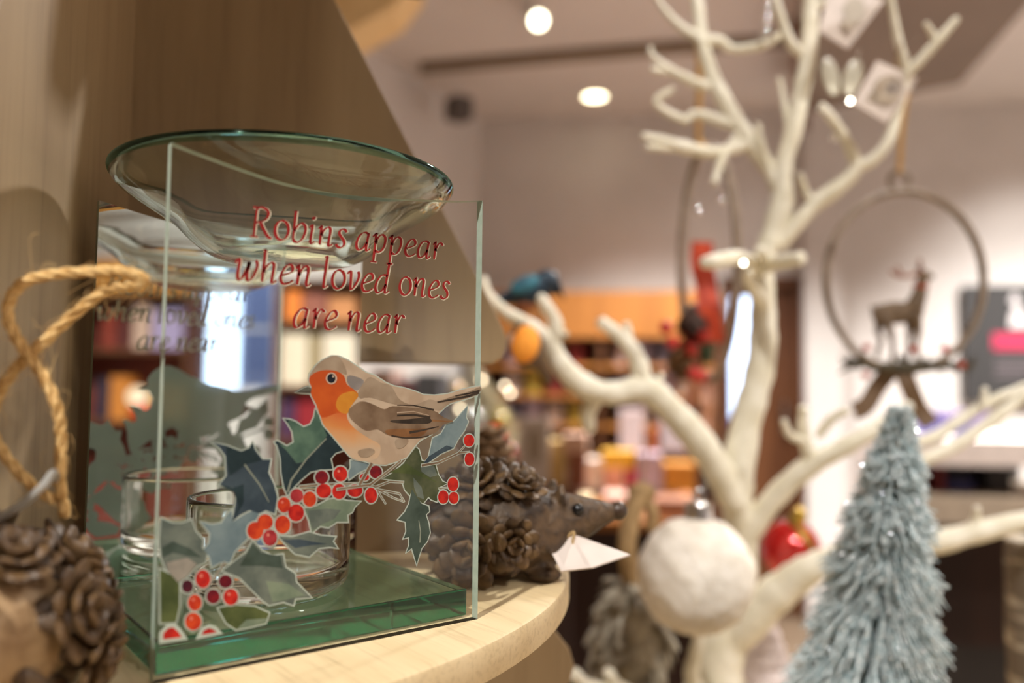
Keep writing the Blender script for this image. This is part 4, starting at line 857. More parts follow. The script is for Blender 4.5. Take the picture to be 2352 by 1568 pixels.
limb('branch', [(1690, 1150, 92, .63), (1622, 1035, 82, .615), (1545, 945, 78, .605), (1482, 893, 74, .60), (1405, 903, 64, .595), (1335, 882, 66, .59), (1288, 835, 60, .588), (1262, 785, 44, .586), (1215, 745, 38, .58), (1165, 720, 34, .575), (1122, 680, 32, .57), (1110, 638, 22, .57)], [(1270, 800, 42, .586), (1276, 742, 40, .584), (1256, 705, 36, .58), (1240, 680, 26, .58)], [(1268, 760, 22, .585), (1302, 768, 18, .58)],
     [(1480, 890, 62, .60), (1462, 820, 46, .60), (1425, 772, 40, .60), (1378, 738, 32, .60)], [(1452, 800, 24, .60), (1438, 742, 20, .60)], [(1372, 905, 54, .595), (1350, 950, 46, .60), (1355, 990, 30, .605)], [(1500, 900, 22, .60), (1520, 860, 18, .6)])
limb('branch', [(1698, 1240, 76, .64), (1790, 1130, 62, .625), (1862, 1068, 56, .615), (1932, 1030, 50, .605), (2010, 985, 44, .60), (2090, 930, 34, .6)], [(1865, 1064, 42, .615), (1845, 990, 32, .61), (1845, 935, 24, .605)], [(1850, 1012, 24, .61), (1815, 1000, 22, .605), (1800, 965, 16, .60)], [(1880, 1000, 26, .61), (1910, 962, 26, .605), (1945, 942, 20, .60)])
limb('branch', [(1655, 1490, 118, .655), (1740, 1402, 104, .64), (1812, 1340, 92, .63), (1885, 1296, 78, .62), (2000, 1266, 60, .615), (2150, 1245, 62, .61), (2250, 1220, 56, .605), (2420, 1180, 50, .60)], [(2225, 1225, 30, .606), (2242, 1190, 24, .604), (2244, 1165, 16, .60)], [(2190, 1240, 20, .606), (2225, 1205, 14, .604)], [(1980, 1275, 36, .615), (2080, 1140, 30, .64), (2110, 1065, 32, .65), (2180, 1030, 36, .65), (2250, 985, 36, .65), (2320, 935, 34, .65), (2370, 885, 26, .65)], [(2090, 1020, 30, .65), (2150, 1000, 32, .66), (2220, 955, 34, .66), (2290, 915, 26, .66), (2375, 880, 20, .66)], [(2258, 940, 24, .655), (2262, 892, 18, .655)])
limb('branch', [(1745, 615, 46, .62), (1700, 592, 40, .58), (1640, 600, 42, .56), (1612, 604, 30, .56)], [(1755, 610, 46, .61), (1800, 600, 40, .58), (1842, 592, 36, .565)], [(1755, 700, 36, .62), (1722, 650, 34, .60), (1716, 620, 26, .59)], [(1760, 600, 32, .6), (1745, 572, 26, .58)])
limb('branch', [(1640, 1640, 50, .64), (1590, 1560, 44, .62), (1602, 1480, 34, .61), (1612, 1440, 20, .61)], [(1600, 1640, 40, .62), (1440, 1590, 40, .58), (1400, 1550, 36, .57), (1395, 1535, 20, .57)], [(1440, 1600, 36, .58), (1350, 1575, 40, .56), (1318, 1545, 34, .55)])
# ------------------------------------------------------------------ ornaments hung on the twig tree
STRING = mat('string_tan', (170, 140, 92)); GOLD = mat('gold_thread', (206, 170, 76), None, .35, .8); SILVER = mat('silver_cap', (214, 210, 206), None, .25, 1)
# white snow ball
c = P(1598, 1320, .55); r_ = PW(266, .55)
t = thing('snowball_bauble', (c.x, c.y, c.z-r_), 'white textured snowball bauble with silver cap in front of the twig tree trunk', 'bauble')
SNOW = mat('snow_white', (246, 238, 226), (230, 220, 204), .8, scale=120, bump=1, sheen=.3)
m = MB(); m.ell(c, r_, None, 48, 32); rnd = random.Random(3)
m.v = [v+(v-c).normalized()*(.0011*math.sin(v.x*260+1)*math.sin(v.y*240+2)*math.sin(v.z*250)) for v in m.v]; mesh_obj('ball', m, SNOW, t)
m = MB(); m.lathe([(0, r_+.010), (.008, r_+.010), (.0095, r_+.008), (.0095, r_-.004)], c+FX*.002, 24); mesh_obj('cap', m, SILVER, t)
m = MB(); e = c+UP*(r_+.014)+FX*.002; m.ring(e, FX*.004, UP*.004, .0007); m.tube(catmull([e+UP*.004, P(1625, 1108, .57), P(1632, 1070, .60), P(1612, 1020, .612)], 5), .0004, 6); mesh_obj('hanger', m, SILVER, t)
# red bauble
c = P(1815, 1262, .72); r_ = PW(138, .72)
t = thing('red_bauble', (c.x, c.y, c.z-r_), 'shiny red bauble with gold glitter band hanging behind the blue tree', 'bauble')
m = MB(); m.ell(c, r_, None, 36, 24); mesh_obj('ball', m, mat('red_lacquer', (206, 26, 24), (190, 18, 18), .16, .35, coat=1), t)
m = MB(); ax = (UP*.5+FX*.8).normalized(); e1 = ax.orthogonal().normalized(); e2 = ax.cross(e1); m.ring(c+ax*.012, e1*math.sqrt(r_*r_-.012**2), e2*math.sqrt(r_*r_-.012**2), .0016, 2.2); mesh_obj('glitter_band', m, mat('gold_glitter', (168, 140, 60), (110, 90, 40), .35, .7, 900), t)
cp = P(1838, 1172, .72); m = MB(); m.tube([c+(cp-c).normalized()*(r_-.002), cp], [.007, .0065], 14); m.tube(catmull([cp, P(1848, 1120, .68), P(1852, 1080, .625)], 5), .0006, 6); mesh_obj('cap', m, GOLD, t)
# hoop with reindeer
HW = mat('weathered_wood', (150, 132, 114), (122, 106, 90), .7, scale=120); DARKB = mat('dark_bark', (116, 95, 72), (90, 72, 54), .75, scale=150, bump=.5)
d = .72; c = P(2078, 645, d); k = d/F_PX
t = thing('reindeer_hoop', tuple(P(2085, 960, d)), 'round wooden hoop ornament with a standing reindeer, below the hanging cards', 'ornament')
m = MB(); m.ring(c, CR*181*k, CU*205*k, 8.5*k, 1.3, 64, 8); mesh_obj('hoop', m, HW, t)
m = MB(); m.ring(P(2066, 416, d), CR*23*k, CU*23*k, 6*k, 1, 24, 6); mesh_obj('ring', m, HW, t)
m = MB(); m.tube(catmull([P(2066, 396, d), P(2072, 300, .68), P(2086, 190, .62), P(2086, 168, .60)], 5), .0022, 8); mesh_obj('twine', m, JUTE, t)
Q = lambda x, y, o=0: P(x, y, d+o)
m = MB()
m.ell(Q(2060, 718), (48*k, 15*k, 27*k), frame(CR, CF, CU), 18, 12); m.ell(Q(2026, 722), (24*k, 14*k, 25*k), frame(CR, CF, CU)); m.ell(Q(2098, 712), (24*k, 15*k, 30*k), frame(CR, CF, CU))
m.tube([Q(2098, 708), Q(2112, 676), Q(2118, 645), Q(2120, 630)], [22*k, 17*k, 13*k, 12*k], 12); m.tube([Q(2114, 630), Q(2128, 632), Q(2143, 636)], [13*k, 10*k, 6*k], 10)
for (a, o) in (([(2022, 725), (2016, 762), (2024, 780), (2012, 822)], .004), ([(2034, 732), (2046, 768), (2050, 785), (2052, 828)], -.004), ([(2092, 725), (2090, 770), (2088, 790), (2084, 828)], .004), ([(2104, 722), (2110, 765), (2106, 790), (2108, 828)], -.004)):
    m.tube([Q(x, y, o) for x, y in a], [13*k, 8*k, 6*k, 6*k], 8)
m.tube([Q(2010, 712), Q(2000, 702)], [7*k, 4*k], 8); m.tube([Q(2112, 622), Q(2104, 612)], [5*k, 3*k], 6)
o = mesh_obj('reindeer', m, DARKB, t); blobs(o, 3.2*k, 3)
m = MB()
for o in (-.006, .006):
    m.tube(catmull([Q(2116, 622, o*.3), Q(2095, 632, o), Q(2068, 634, o*1.4), Q(2046, 622, o*1.5)], 4), [4.5*k]*12+[3*k], 6); m.tube([Q(2072, 634, o*1.4), Q(2060, 612, o*1.8)], 3*k, 6); m.tube([Q(2116, 620, o*.3), Q(2112, 596, o*1.2)], 4*k, 6)
mesh_obj('antlers', m, mat('antler_brown', (150, 100, 78), None, .7), t)
m = MB(); m.ring(Q(2115, 655), CR*14*k, CF*14*k+CU*4*k, 3.5*k); mesh_obj('collar', m, mat('rust_red', (176, 60, 34), None, .6), t)
m = MB(); rnd = random.Random(4)
m.tube([Q(1945, 825), Q(2010, 842), Q(2090, 846), Q(2160, 838), Q(2228, 842)], [6*k, 12*k, 15*k, 11*k, 5*k], 10)
for i in range(170):
    x = rnd.uniform(1940, 2232); p = Q(x, 838+rnd.uniform(-10, 10)); s_ = 1 if x > 2085 else -1
    m.tube([p, p+(CR*s_*rnd.uniform(.2, 1)+CU*rnd.uniform(-.7, .8)+CF*rnd.uniform(-.7, .7))*rnd.uniform(14, 30)*k], [2.6*k, 1*k], 4)
mesh_obj('fir_sprig', m, mat('brown_green_fir', (84, 74, 52), (58, 52, 38), .8, scale=100), t)
for (x, y) in ((1990, 798), (2170, 800), (1988, 862), (2208, 838), (2098, 802)):
    m = MB(); m.ell(Q(x, y, -.006), 9*k); mesh_obj('berry', m, MC['rust_red'] if x != 2170 else mat('berry_gloss_red', (196, 24, 28)), t)
def ribbon(name, pts, w_, par, mm, dd=d):
    m = MB(); L_ = []
    cc = catmull([P(p[0], p[1], dd+(p[2] if len(p) > 2 else 0)) for p in pts], 5)
    for i, p in enumerate(cc):
        tt_ = (cc[min(i+1, len(cc)-1)]-cc[max(i-1, 0)]).normalized(); sd = tt_.cross(CF).normalized(); L_.append((p-sd*w_*k*.5, p+sd*w_*k*.5))
    n = len(L_)
    vs = [q_ for a in L_ for q_ in a]; th = CF*.0008
    m.add(vs+[v+th for v in vs], [(2*i, 2*i+1, 2*i+3, 2*i+2) for i in range(n-1)]+[(2*n+2*i+2, 2*n+2*i+3, 2*n+2*i+1, 2*n+2*i) for i in range(n-1)]+[(2*i+2, 2*n+2*i+2, 2*n+2*i, 2*i) for i in range(n-1)]+[(2*i+1, 2*n+2*i+1, 2*n+2*i+3, 2*i+3) for i in range(n-1)]+[(0, 2*n, 2*n+1, 1), (2*n-2, 2*n-1, 4*n-1, 4*n-2)])
    return mesh_obj(name, m, mm, par)
RIB = mat('brown_ribbon', (112, 86, 60), (92, 70, 48), .7, scale=200)
ribbon('ribbon_tail', [(2050, 846), (2018, 885, .006), (1990, 930, .0), (1962, 945, -.004)], 42, t, RIB); ribbon('ribbon_tail', [(2072, 846), (2090, 890, -.004), (2112, 940, .006), (2140, 975, .0)], 42, t, RIB)
# hoop seen edge on with cones and berries
d = .80; k = d/F_PX; Q = lambda x, y, o=0: P(x, y, d+o)
t = thing('cone_hoop', tuple(Q(1620, 1010)), 'wooden hoop seen edge on with pine cones and orange ribbon, left of trunk', 'ornament')
m = MB(); m.ring(Q(1628, 605), CR*50*k-CF*60*k, CU*268*k, 9.5*k, 1.2, 64, 8); mesh_obj('hoop', m, HW, t)
m = MB(); m.tube(catmull([Q(1612, 345), P(1604, 330, .79), P(1606, 200, .72), P(1604, 60, .66), P(1598, -40, .655)], 5), .003, 8); m.ell(Q(1608, 338), 15*k); mesh_obj('twine', m, JUTE, t)
def cone(mb, c0, axis, ln, r_, sc_n=9):
    axis = axis.normalized(); a = axis.orthogonal().normalized(); b2 = axis.cross(a); mb.tube([c0, c0+axis*ln], [r_*.6, r_*.3], 8)
    for j in range(sc_n):
        f_ = j/(sc_n-1); rr = r_*math.sin(math.pi*(.2+.72*f_))
        for i in range(7):
            an = 2*math.pi*(i+.5*(j % 2))/7; d_ = a*math.cos(an)+b2*math.sin(an); scale_on(mb, c0+axis*ln*f_+d_*rr*.45, d_, axis, rr*.9, rr*.75, rr*.25, .85)
m = MB(); cone(m, Q(1598, 705), CU*-1+CR*-.15, 75*k, 36*k); mesh_obj('pine_cone', m, mat('cone_dark', (84, 58, 46), (52, 34, 28), .7, scale=200), t)
m = MB(); cone(m, Q(1590, 790), CU*-1+CR*-.4, 80*k, 40*k); mesh_obj('pine_cone', m, mat('cone_tan', (150, 112, 72), (84, 58, 40), .7, scale=160), t)
BR = mat('matt_red_berry', (196, 46, 36), None, .45)
for (x, y) in ((1530, 752), (1545, 786), (1588, 802), (1616, 773), (1594, 858), (1608, 862)):
    m = MB(); m.ell(Q(x, y, -.02), 15.5*k); m.tube([Q(x, y, -.02), Q(1596, 780, -.005)], .0006, 4); mesh_obj('berry', m, BR, t)
m = MB(); rnd = random.Random(8)
for i in range(60):
    a = Q(1615+rnd.uniform(-8, 8), 800+rnd.uniform(-30, 30)); m.tube([a, a+(CR*rnd.uniform(.0, 1)+CU*rnd.uniform(-1, .6)+CF*rnd.uniform(-.5, .5))*28*k], [3*k, 1*k], 4)
mesh_obj('fir_sprig', m, mat('fir_green', (70, 92, 62), (46, 66, 44), .8, scale=100), t)
PINK = mat('pink_ribbon', (222, 172, 150), (206, 152, 130), .7, scale=120); OR = mat('orange_red_ribbon', (206, 74, 36), (176, 52, 28), .65, scale=120)
ribbon('ribbon_tail', [(1602, 865), (1585, 920, .01), (1572, 985)], 30, t, PINK, d); ribbon('ribbon_tail', [(1618, 850), (1628, 920, -.01), (1622, 960), (1612, 1030)], 34, t, PINK, d)
ribbon('ribbon_tail', [(1613, 555), (1612, 610), (1622, 650), (1628, 710, -.01), (1642, 790)], 50, t, OR, d)
# printed cards
d = .60
def card(corners, dd, label, art):
    q = [P(x, y, dd+(.0, .015, .004, -.011)[i]) for i, (x, y) in enumerate(corners)]; nn = (q[1]-q[0]).cross(q[3]-q[0]).normalized()*.0005
    if nn.dot(CF) > 0: nn = -nn
    t = thing('hanging_card', tuple(low_centre(q)), label, 'card', None)
    m = MB(); m.add([v-nn for v in q]+[v+nn for v in q], [(0, 1, 2, 3), (7, 6, 5, 4), (0, 4, 5, 1), (1, 5, 6, 2), (2, 6, 7, 3), (3, 7, 4, 0)]); mesh_obj('card', m, PAPER, t, smooth=False)
    F_ = lambda u, v: q[0]+(q[1]-q[0])*u+(q[3]-q[0])*v+nn*1.5
    for nm, poly, mm in art:
        m = MB(); vs = [F_(u, v) for u, v in poly]; m.add(vs+[v+nn*.4 for v in vs], [tuple(range(len(vs), 2*len(vs)))]+[tuple(reversed(range(len(vs))))]); mesh_obj(nm, m, mm, t, smooth=False)
    e = q[0]*.5+q[1]*.5
    m = MB(); tp = P((corners[0][0]+corners[1][0])/2+8, min(corners[0][1], corners[1][1])-40, dd); m.tube(catmull([e, (e+tp)*.5+CF*.004, tp], 4), .0006, 6); mesh_obj('string', m, STRING, t)
    return t
TA = mat('taupe_ink', (150, 132, 112), (176, 160, 140), .7, scale=120); TB = mat('grey_taupe_ink', (184, 172, 156), None, .7)
el = lambda a, b, ra, rb_, n=18: [(a+ra*math.cos(2*math.pi*i/n), b+rb_*math.sin(2*math.pi*i/n)) for i in range(n)]
card([(1908, -34), (2032, 0), (1946, 112), (1880, 72)], d, 'white card tilted beside the upper trunk, uppermost of two hanging cards', [('faded_print', el(.5, .4, .2, .28), TB), ('faded_print', el(.45, .74, .12, .08), TA)])
card([(2014, 140), (2108, 180), (2036, 282), (1958, 238)], .585, 'white card with round brown drawing, lower of two hanging cards', [('drawn_wreath', el(.52, .48, .32, .33), TA), ('drawn_wreath_middle', el(.60, .40, .17, .17), PAPER), ('drawn_wreath', el(.3, .72, .1, .12), TA)])
# clear acrylic drop leaves and glass beads
CLEAR = mat('frosted_acrylic', (236, 232, 214), (226, 220, 200), .25, trans=.55)
for a, b, rx, ry, ang, lb in ((1908, 176, 20, 46, .25, 'clear frosted drop ornament touching the trunk, left of the card'), (1958, 178, 22, 44, -.25, 'clear frosted drop ornament overlapping the lower card edge')):
    c = P(a, b, .60); kk = .60/F_PX; X = CR*math.cos(ang)+CU*math.sin(ang); Yv = -CR*math.sin(ang)+CU*math.cos(ang)
    m = MB(); m.ell(c, (rx*kk, 8*kk, ry*kk), frame(X, CF, Yv), 18, 12)
    t = thing('acrylic_drop', tuple(low_centre(m.v)), lb, 'ornament'); mesh_obj('drop', m, CLEAR, t)
    m = MB(); m.tube([c+Yv*ry*kk*.95, c+Yv*ry*kk*1.5], .0004, 5); mesh_obj('wire', m, SILVER, t)
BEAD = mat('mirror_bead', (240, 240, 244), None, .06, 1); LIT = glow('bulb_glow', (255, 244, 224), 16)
def sparkle(x, y, dd, lb, lit=True):  # the lit ones are glints on the twigs, made as glowing dots
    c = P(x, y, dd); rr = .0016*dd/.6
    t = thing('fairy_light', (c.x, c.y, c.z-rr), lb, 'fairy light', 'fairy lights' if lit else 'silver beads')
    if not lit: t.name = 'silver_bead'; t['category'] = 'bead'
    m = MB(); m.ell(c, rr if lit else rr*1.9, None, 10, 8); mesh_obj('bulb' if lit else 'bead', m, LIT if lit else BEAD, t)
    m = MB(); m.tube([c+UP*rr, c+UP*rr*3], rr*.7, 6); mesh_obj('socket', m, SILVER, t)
sparkle(1953, 232, .58, 'tiny bright fairy light at the lower left edge of wreath card')
sparkle(1708, 604, .555, 'tiny bright fairy light in the twig cluster across the trunk')
sparkle(1915, 316, .61, 'silver bead hanging below the frosted drops', False); sparkle(1658, 458, .62, 'silver bead inside the edge on hoop, right one', False); sparkle(1602, 484, .62, 'silver bead inside the edge on hoop, left one', False)
sparkle(1762, 18, .63, 'topmost silver bead of the string at left of upper trunk', False); sparkle(1760, 44, .63, 'middle silver bead of the string at left of upper trunk', False); sparkle(1754, 76, .63, 'lowest silver bead of the string at left of upper trunk', False)
# blue bird and orange breasted bird on the left branch
d = .66; k = d/F_PX; Q = lambda x, y, o=0: P(x, y, d+o); M3 = lambda a: frame(CR*math.cos(a)+CU*math.sin(a), CF, -CR*math.sin(a)+CU*math.cos(a))
t = thing('bird_ornament', tuple(Q(1225, 705)), 'dark teal blue bird ornament perched on the left end of twig tree', 'bird')
m = MB(); m.ell(Q(1222, 665), (52*k, 30*k, 34*k), M3(.35), 20, 14); m.ell(Q(1256, 645), (30*k, 26*k, 27*k), M3(.1)); m.tube([Q(1200, 672), Q(1170, 684), Q(1142, 686)], [24*k, 17*k, 10*k], 12); m.tube([Q(1268, 655), Q(1284, 670)], [20*k, 12*k], 10)
o = mesh_obj('body', m, mat('teal_navy_feather', (26, 54, 72), (18, 26, 44), .5, scale=45), t); blobs(o, 4*k, 4)
m = MB(); m.ell(Q(1205, 652, -.010), (34*k, 7*k, 18*k), M3(.4)); mesh_obj('wing', m, mat('teal_wing', (60, 128, 148), (40, 84, 104), .5, scale=60), t)
m = MB(); m.tube([Q(1282, 655, -.004), Q(1296, 690, -.006)], [6*k, 1.5*k], 8); mesh_obj('beak', m, BLACK, t)
m = MB(); m.ell(Q(1268, 648, -.012), 4*k); mesh_obj('eye', m, BLACK, t)
m = MB(); m.ell(Q(1205, 702), (24*k, 18*k, 16*k), M3(.2)); mesh_obj('breast', m, mat('rust_feather', (150, 84, 40), (120, 64, 32), .7, scale=60), t)
for s_ in (-6, 6):
    m = MB(); m.tube([Q(1232+s_, 695), Q(1236+s_, 722), Q(1240+s_, 742)], 2.5*k, 6); mesh_obj('leg', m, DARKB, t)
d = .555; k = d/F_PX; Q = lambda x, y, o=0: P(x, y, d+o)
t = thing('robin_ornament', tuple(Q(1210, 845)), 'orange breasted robin ornament hanging under the left end of twig tree', 'bird')
m = MB(); m.ell(Q(1214, 800), (36*k, 32*k, 46*k), M3(-.3), 20, 14); m.ell(Q(1200, 762), (24*k, 24*k, 24*k), M3(0)); m.tube([Q(1226, 815, .01), Q(1250, 850, .02), Q(1262, 880, .025)], [26*k, 16*k, 9*k], 10)
o = mesh_obj('body', m, mat('brown_feather', (120, 96, 72), (96, 76, 56), .8, scale=60), t); blobs(o, 4*k, 4)
m = MB(); m.ell(Q(1206, 790, -.009), (33*k, 22*k, 44*k), M3(-.2)); mesh_obj('breast', m, mat('orange_felt', (255, 172, 66), (250, 150, 44), .8, scale=60), t)
m = MB(); m.ell(Q(1184, 786, -.006), (16*k, 18*k, 24*k), M3(.2)); mesh_obj('cheek', m, mat('white_felt', (244, 238, 228), None, .8), t)
m = MB(); m.tube([Q(1186, 762, -.01), Q(1172, 766, -.012)], [5*k, 1.2*k], 8); mesh_obj('beak', m, BLACK, t)
m = MB(); m.ell(Q(1192, 757, -.0105), 3.5*k); mesh_obj('eye', m, BLACK, t)
m = MB(); m.tube([Q(1203, 742), P(1204, 738, .578)], .0006, 6); mesh_obj('string', m, STRING, t)
# grey bark ornament on a tan cord, white glitter cone tree
d = .62; k = d/F_PX; Q = lambda x, y, o=0: P(x, y, d+o)
t = thing('bark_ornament', tuple(Q(1450, 1640)), 'silvery grey bark ornament with tan cord, left of the snowball bauble', 'ornament')
m = MB(); rnd = random.Random(9); m.ell(Q(1448, 1480), (82*k, 70*k, 150*k), frame(CR, CF, CU), 24, 18)
for i in range(170):
    z = rnd.uniform(-1, 1); a = rnd.uniform(0, 2*math.pi); rr = math.sqrt(1-z*z); n_ = CR*math.cos(a)*rr+CF*math.sin(a)*rr+CU*z*.5
    cpt = Q(1448, 1480)+CR*82*k*math.cos(a)*rr+CF*70*k*math.sin(a)*rr+CU*150*k*z; scale_on(m, cpt, n_, -CU, rnd.uniform(40, 75)*k, rnd.uniform(20, 36)*k, 8*k, rnd.uniform(.15, .5))
mesh_obj('bark', m, mat('silver_bark', (176, 168, 150), (112, 100, 82), .5, .15, 60, bump=.5), t)
m = MB(); m.tube(catmull([Q(1452, 1345), Q(1440, 1260, -.01), Q(1452, 1180, -.005), Q(1472, 1122)], 5), 22*k, 10); m.ell(Q(1474, 1132), (34*k, 20*k, 26*k), frame(CR, CF, CU)); m.tube(catmull([Q(1474, 1140), Q(1500, 1175), Q(1495, 1215)], 4), 14*k, 8)
mesh_obj('cord', m, mat('tan_cord', (168, 138, 96), (140, 112, 74), .85, scale=120), t)
m = MB(); m.tube(catmull([Q(1474, 1115), P(1490, 1010, .61), P(1490, 925, .60)], 5), .0006, 6); mesh_obj('thread', m, STRING, t)
d = .70; k = d/F_PX; Q = lambda x, y, o=0: P(x, y, d+o)
t = thing('cone_tree_ornament', tuple(Q(1745, 1575)), 'pinkish white glitter cone tree ornament hanging below the lower right branch', 'ornament')
m = MB(); c = Q(1752, 1480); pr = []
for j in range(6):
    f_ = j/6; pr += [((8+74*f_)*k, (80-165*f_)*k), ((26+74*f_)*k, (80-165*(f_+.16))*k)]
pr = [(0, 84*k)]+pr+[(0, -92*k)]
m.lathe(pr, c, 40, frame(CR, CF, (CU+CR*.12).normalized())); mesh_obj('tiers', m, mat('pink_white_glitter', (232, 218, 214), (204, 188, 184), .5, 0, 300, bump=1), t)
m = MB(); m.tube(catmull([Q(1764, 1400), Q(1775, 1380, -.02), P(1775, 1352, .64)], 4), .0007, 6); mesh_obj('thread', m, STRING, t)
# birch log at the right edge
b = P(2388, 1238, .64); bb = Vector((b.x, b.y, NT))
t = thing('birch_log', tuple(bb), 'upright pale birch log under the lowest right branch', 'log')
m = MB(); rnd = random.Random(6)
pr = [(0, 0), (.0245, 0)]+[(.0245+rnd.uniform(-.0008, .0008), z) for z in [(b.z-NT)*i/16 for i in range(1, 16)]]+[(.024, b.z-NT), (0, b.z-NT)]
m.lathe(pr, bb, 36); mesh_obj('bark', m, mat('birch_bark', (206, 194, 174), (110, 98, 84), .8, 0, 26, bump=.6, stretch=(1, 1, 4), lo=.3, hi=.5), t)

# ------------------------------------------------------------------ frosted blue bottle brush tree on its riser
d = .42; k = d/F_PX
rbse = P(1975, 1720, d); ZR = rbse.z
m = MB(); m.box((rbse.x-.05, rbse.y-.05, NT), (rbse.x+.05, rbse.y+.05, ZR)); o = mesh_obj('wooden_riser', m, PALE, smooth=False); tag(o, 'tall pale wooden riser block under the blue bottle brush tree', 'riser')
t = thing('bottle_brush_tree', (rbse.x, rbse.y, ZR), 'frosted pale blue bottle brush tree with glitter in front of the twig tree', 'tree ornament')
top = P(2072, 925, d+.012); ax = (top-rbse); LN = ax.length; ax.normalize()
m = MB(); m.tube([rbse, rbse+ax*LN*.98], [.0022, .0009], 8); mesh_obj('wire_stem', m, mat('stem_green', (70, 90, 84), None, .4, .6), t)
e1 = ax.orthogonal().normalized(); e2 = ax.cross(e1)
def brush(n, seed, m, r0, tipw, glit=None):
    rnd = random.Random(seed)
    for i in range(n):
        f_ = (i+rnd.random())/n; f_ = .10+.89*f_**.92
        R_ = (.0440*(1-f_)**.66+.0028)*rnd.uniform(.78, 1.08)
        R_ *= 1+.10*math.sin(f_*46)
        a = i*2.399+rnd.uniform(-.5, .5); a = round(a*3.2)/3.2+rnd.gauss(0, .12); dr = e1*math.cos(a)+e2*math.sin(a)
        p = rbse+ax*LN*f_; tip = p+dr*R_-ax*R_*rnd.uniform(.5, 1.0)+ax*.004
        mid = p+dr*R_*.6-ax*R_*.28
        m.tube([p, mid, tip], [r0*.7, r0, r0*tipw], 4, caps=True)
        if glit is not None and rnd.random() < .65:
            q_ = mid+(tip-mid)*rnd.uniform(.5, 1); s_ = rnd.uniform(.0005, .0011); u_ = Vector((rnd.gauss(0, 1), rnd.gauss(0, 1), rnd.gauss(0, 1))).normalized(); v_ = u_.orthogonal().normalized(); w_ = u_.cross(v_)
            glit.add([q_+v_*s_, q_+w_*s_, q_-v_*s_, q_-w_*s_, q_+u_*s_*.5, q_-u_*s_*.5], [(0, 1, 4), (1, 2, 4), (2, 3, 4), (3, 0, 4), (1, 0, 5), (2, 1, 5), (3, 2, 5), (0, 3, 5)])
m = MB(); g = MB(); brush(4000, 21, m, .00052, .8, g)
mesh_obj('bristles', m, mat('frosted_blue_bristle', (246, 250, 248), (132, 162, 168), .4, .05, 520, lo=.36, hi=.64), t, smooth=True)
o = mesh_obj('glitter', g, mat('silver_glitter', (250, 252, 255), None, .21, 1), t, smooth=False); o['kind'] = 'stuff'

# ------------------------------------------------------------------ things on the brown shop table seen past the hedgehog
f_ = 1.93
def onT(px, f): l, z = on_f(px, 1000, f); return L2(f, l, T2)
A = pxbox(1190, 958, 1262, 1118, f_, .02); fz = T2; hh = A[5]-A[4]
t = thing('picture_frame', L2(f_, (A[2]+A[3])/2, fz), 'white frame with brown oval picture standing on brown table', 'picture frame')
mesh_obj('frame', rb(MB(), f_, f_+.02, A[2], A[3], fz, fz+hh), PAPER, t, smooth=False)
m = MB(); cxx, czz = on_f(1228, 1024, f_-.003); m.prism([(cxx+.016*math.cos(2*math.pi*i/20), czz+.042*math.sin(2*math.pi*i/20)) for i in range(20)], lambda a, b, h: L2(f_-.003+h, a, b), 0, .003); mesh_obj('oval_picture', m, TA, t, smooth=False)
f_ = 2.3; cpt = onT(1085, f_); hgt = on_f(1085, 838, f_)[1]-T2
t = thing('white_tinsel_tree', tuple(cpt), 'cream white tabletop tinsel tree with baubles and lights, seen past the glass panel edge', 'tree ornament')
m = MB(); m.tube([cpt, cpt+UP*hgt*.98], [.012, .004], 8); mesh_obj('stem', m, BROWN, t)
m = MB(); rnd = random.Random(31)
for i in range(1500):
    q_ = rnd.random()**.8; R_ = .15*(1-q_)+.012; a = rnd.uniform(0, 6.283); dr = Vector((math.cos(a), math.sin(a), 0)); p = cpt+UP*(.09+(hgt-.09)*q_)
    m.tube([p+dr*R_*.3, p+dr*R_-UP*R_*rnd.uniform(-.1, .4)], [.004, .0025], 4)
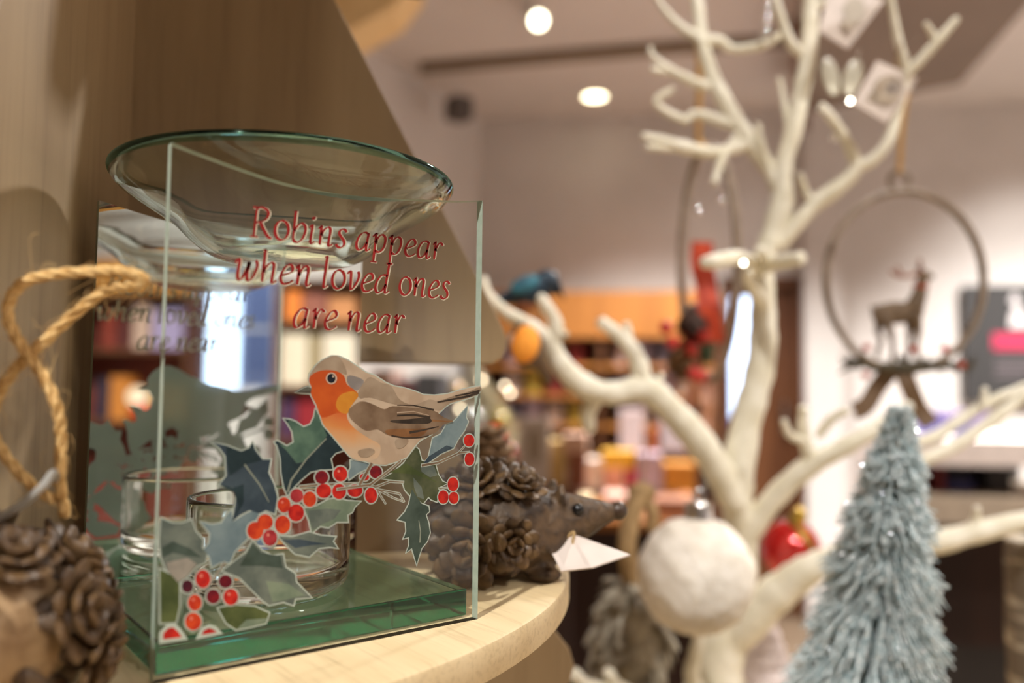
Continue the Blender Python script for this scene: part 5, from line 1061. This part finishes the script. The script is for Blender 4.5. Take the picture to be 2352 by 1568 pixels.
mesh_obj('tinsel', m, mat('cream_tinsel', (226, 216, 188), (168, 160, 136), .5, .1, 80), t)
def bauble(x, y, f, r_, c_, lb):
    l, z = on_f(x, y, f); c = L2(f, l, z); t = thing('small_bauble', (c.x, c.y, c.z-r_), lb, 'bauble', 'baubles on the white tinsel tree')
    mesh_obj('ball', MB().ell(c, r_, None, 20, 14), mat('bauble_%d_%d_%d' % c_, c_, None, .18, .2, coat=.8), t); m = MB(); m.tube([c+UP*r_*.95, c+UP*r_*1.2], r_*.22, 8); mesh_obj('cap', m, GOLD, t)
bauble(1132, 1008, 2.03, .034, (232, 60, 50), 'bright red bauble on cream tinsel tree, beside the white frame'); bauble(1166, 1042, 2.04, .024, (150, 16, 20), 'dark red bauble low on cream tinsel tree'); bauble(1146, 966, 2.06, .026, (190, 176, 84), 'yellow green bauble on right side of cream tinsel tree')
bauble(1084, 962, 2.06, .030, (196, 204, 200), 'silver grey bauble in the middle of cream tinsel tree'); bauble(1045, 900, 2.1, .028, (200, 170, 120), 'pale gold bauble at upper left of cream tinsel tree')
def sparkle_f(x, y, f, lb):  # small glowing dots on the tinsel tree
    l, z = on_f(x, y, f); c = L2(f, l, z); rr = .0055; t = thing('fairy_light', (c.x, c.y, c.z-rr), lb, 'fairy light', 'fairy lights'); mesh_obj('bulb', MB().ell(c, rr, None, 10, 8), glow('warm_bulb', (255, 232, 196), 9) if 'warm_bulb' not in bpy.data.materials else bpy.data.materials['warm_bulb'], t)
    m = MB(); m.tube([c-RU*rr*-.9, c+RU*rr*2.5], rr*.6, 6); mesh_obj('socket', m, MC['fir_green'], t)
sparkle_f(1057, 939, 2.03, 'warm fairy light under the printed robin tail'); sparkle_f(1172, 902, 2.05, 'warm fairy light at right side of cream tinsel tree'); sparkle_f(1160, 886, 2.05, 'second warm fairy light close above the right one on cream tinsel tree'); sparkle_f(1106, 872, 2.08, 'warm fairy light near the top of cream tinsel tree')
sparkle_f(992, 905, 2.05, 'warm fairy light above the printed robin tail')
for o in bpy.data.objects:
    if '_b' in o: del o['_b']
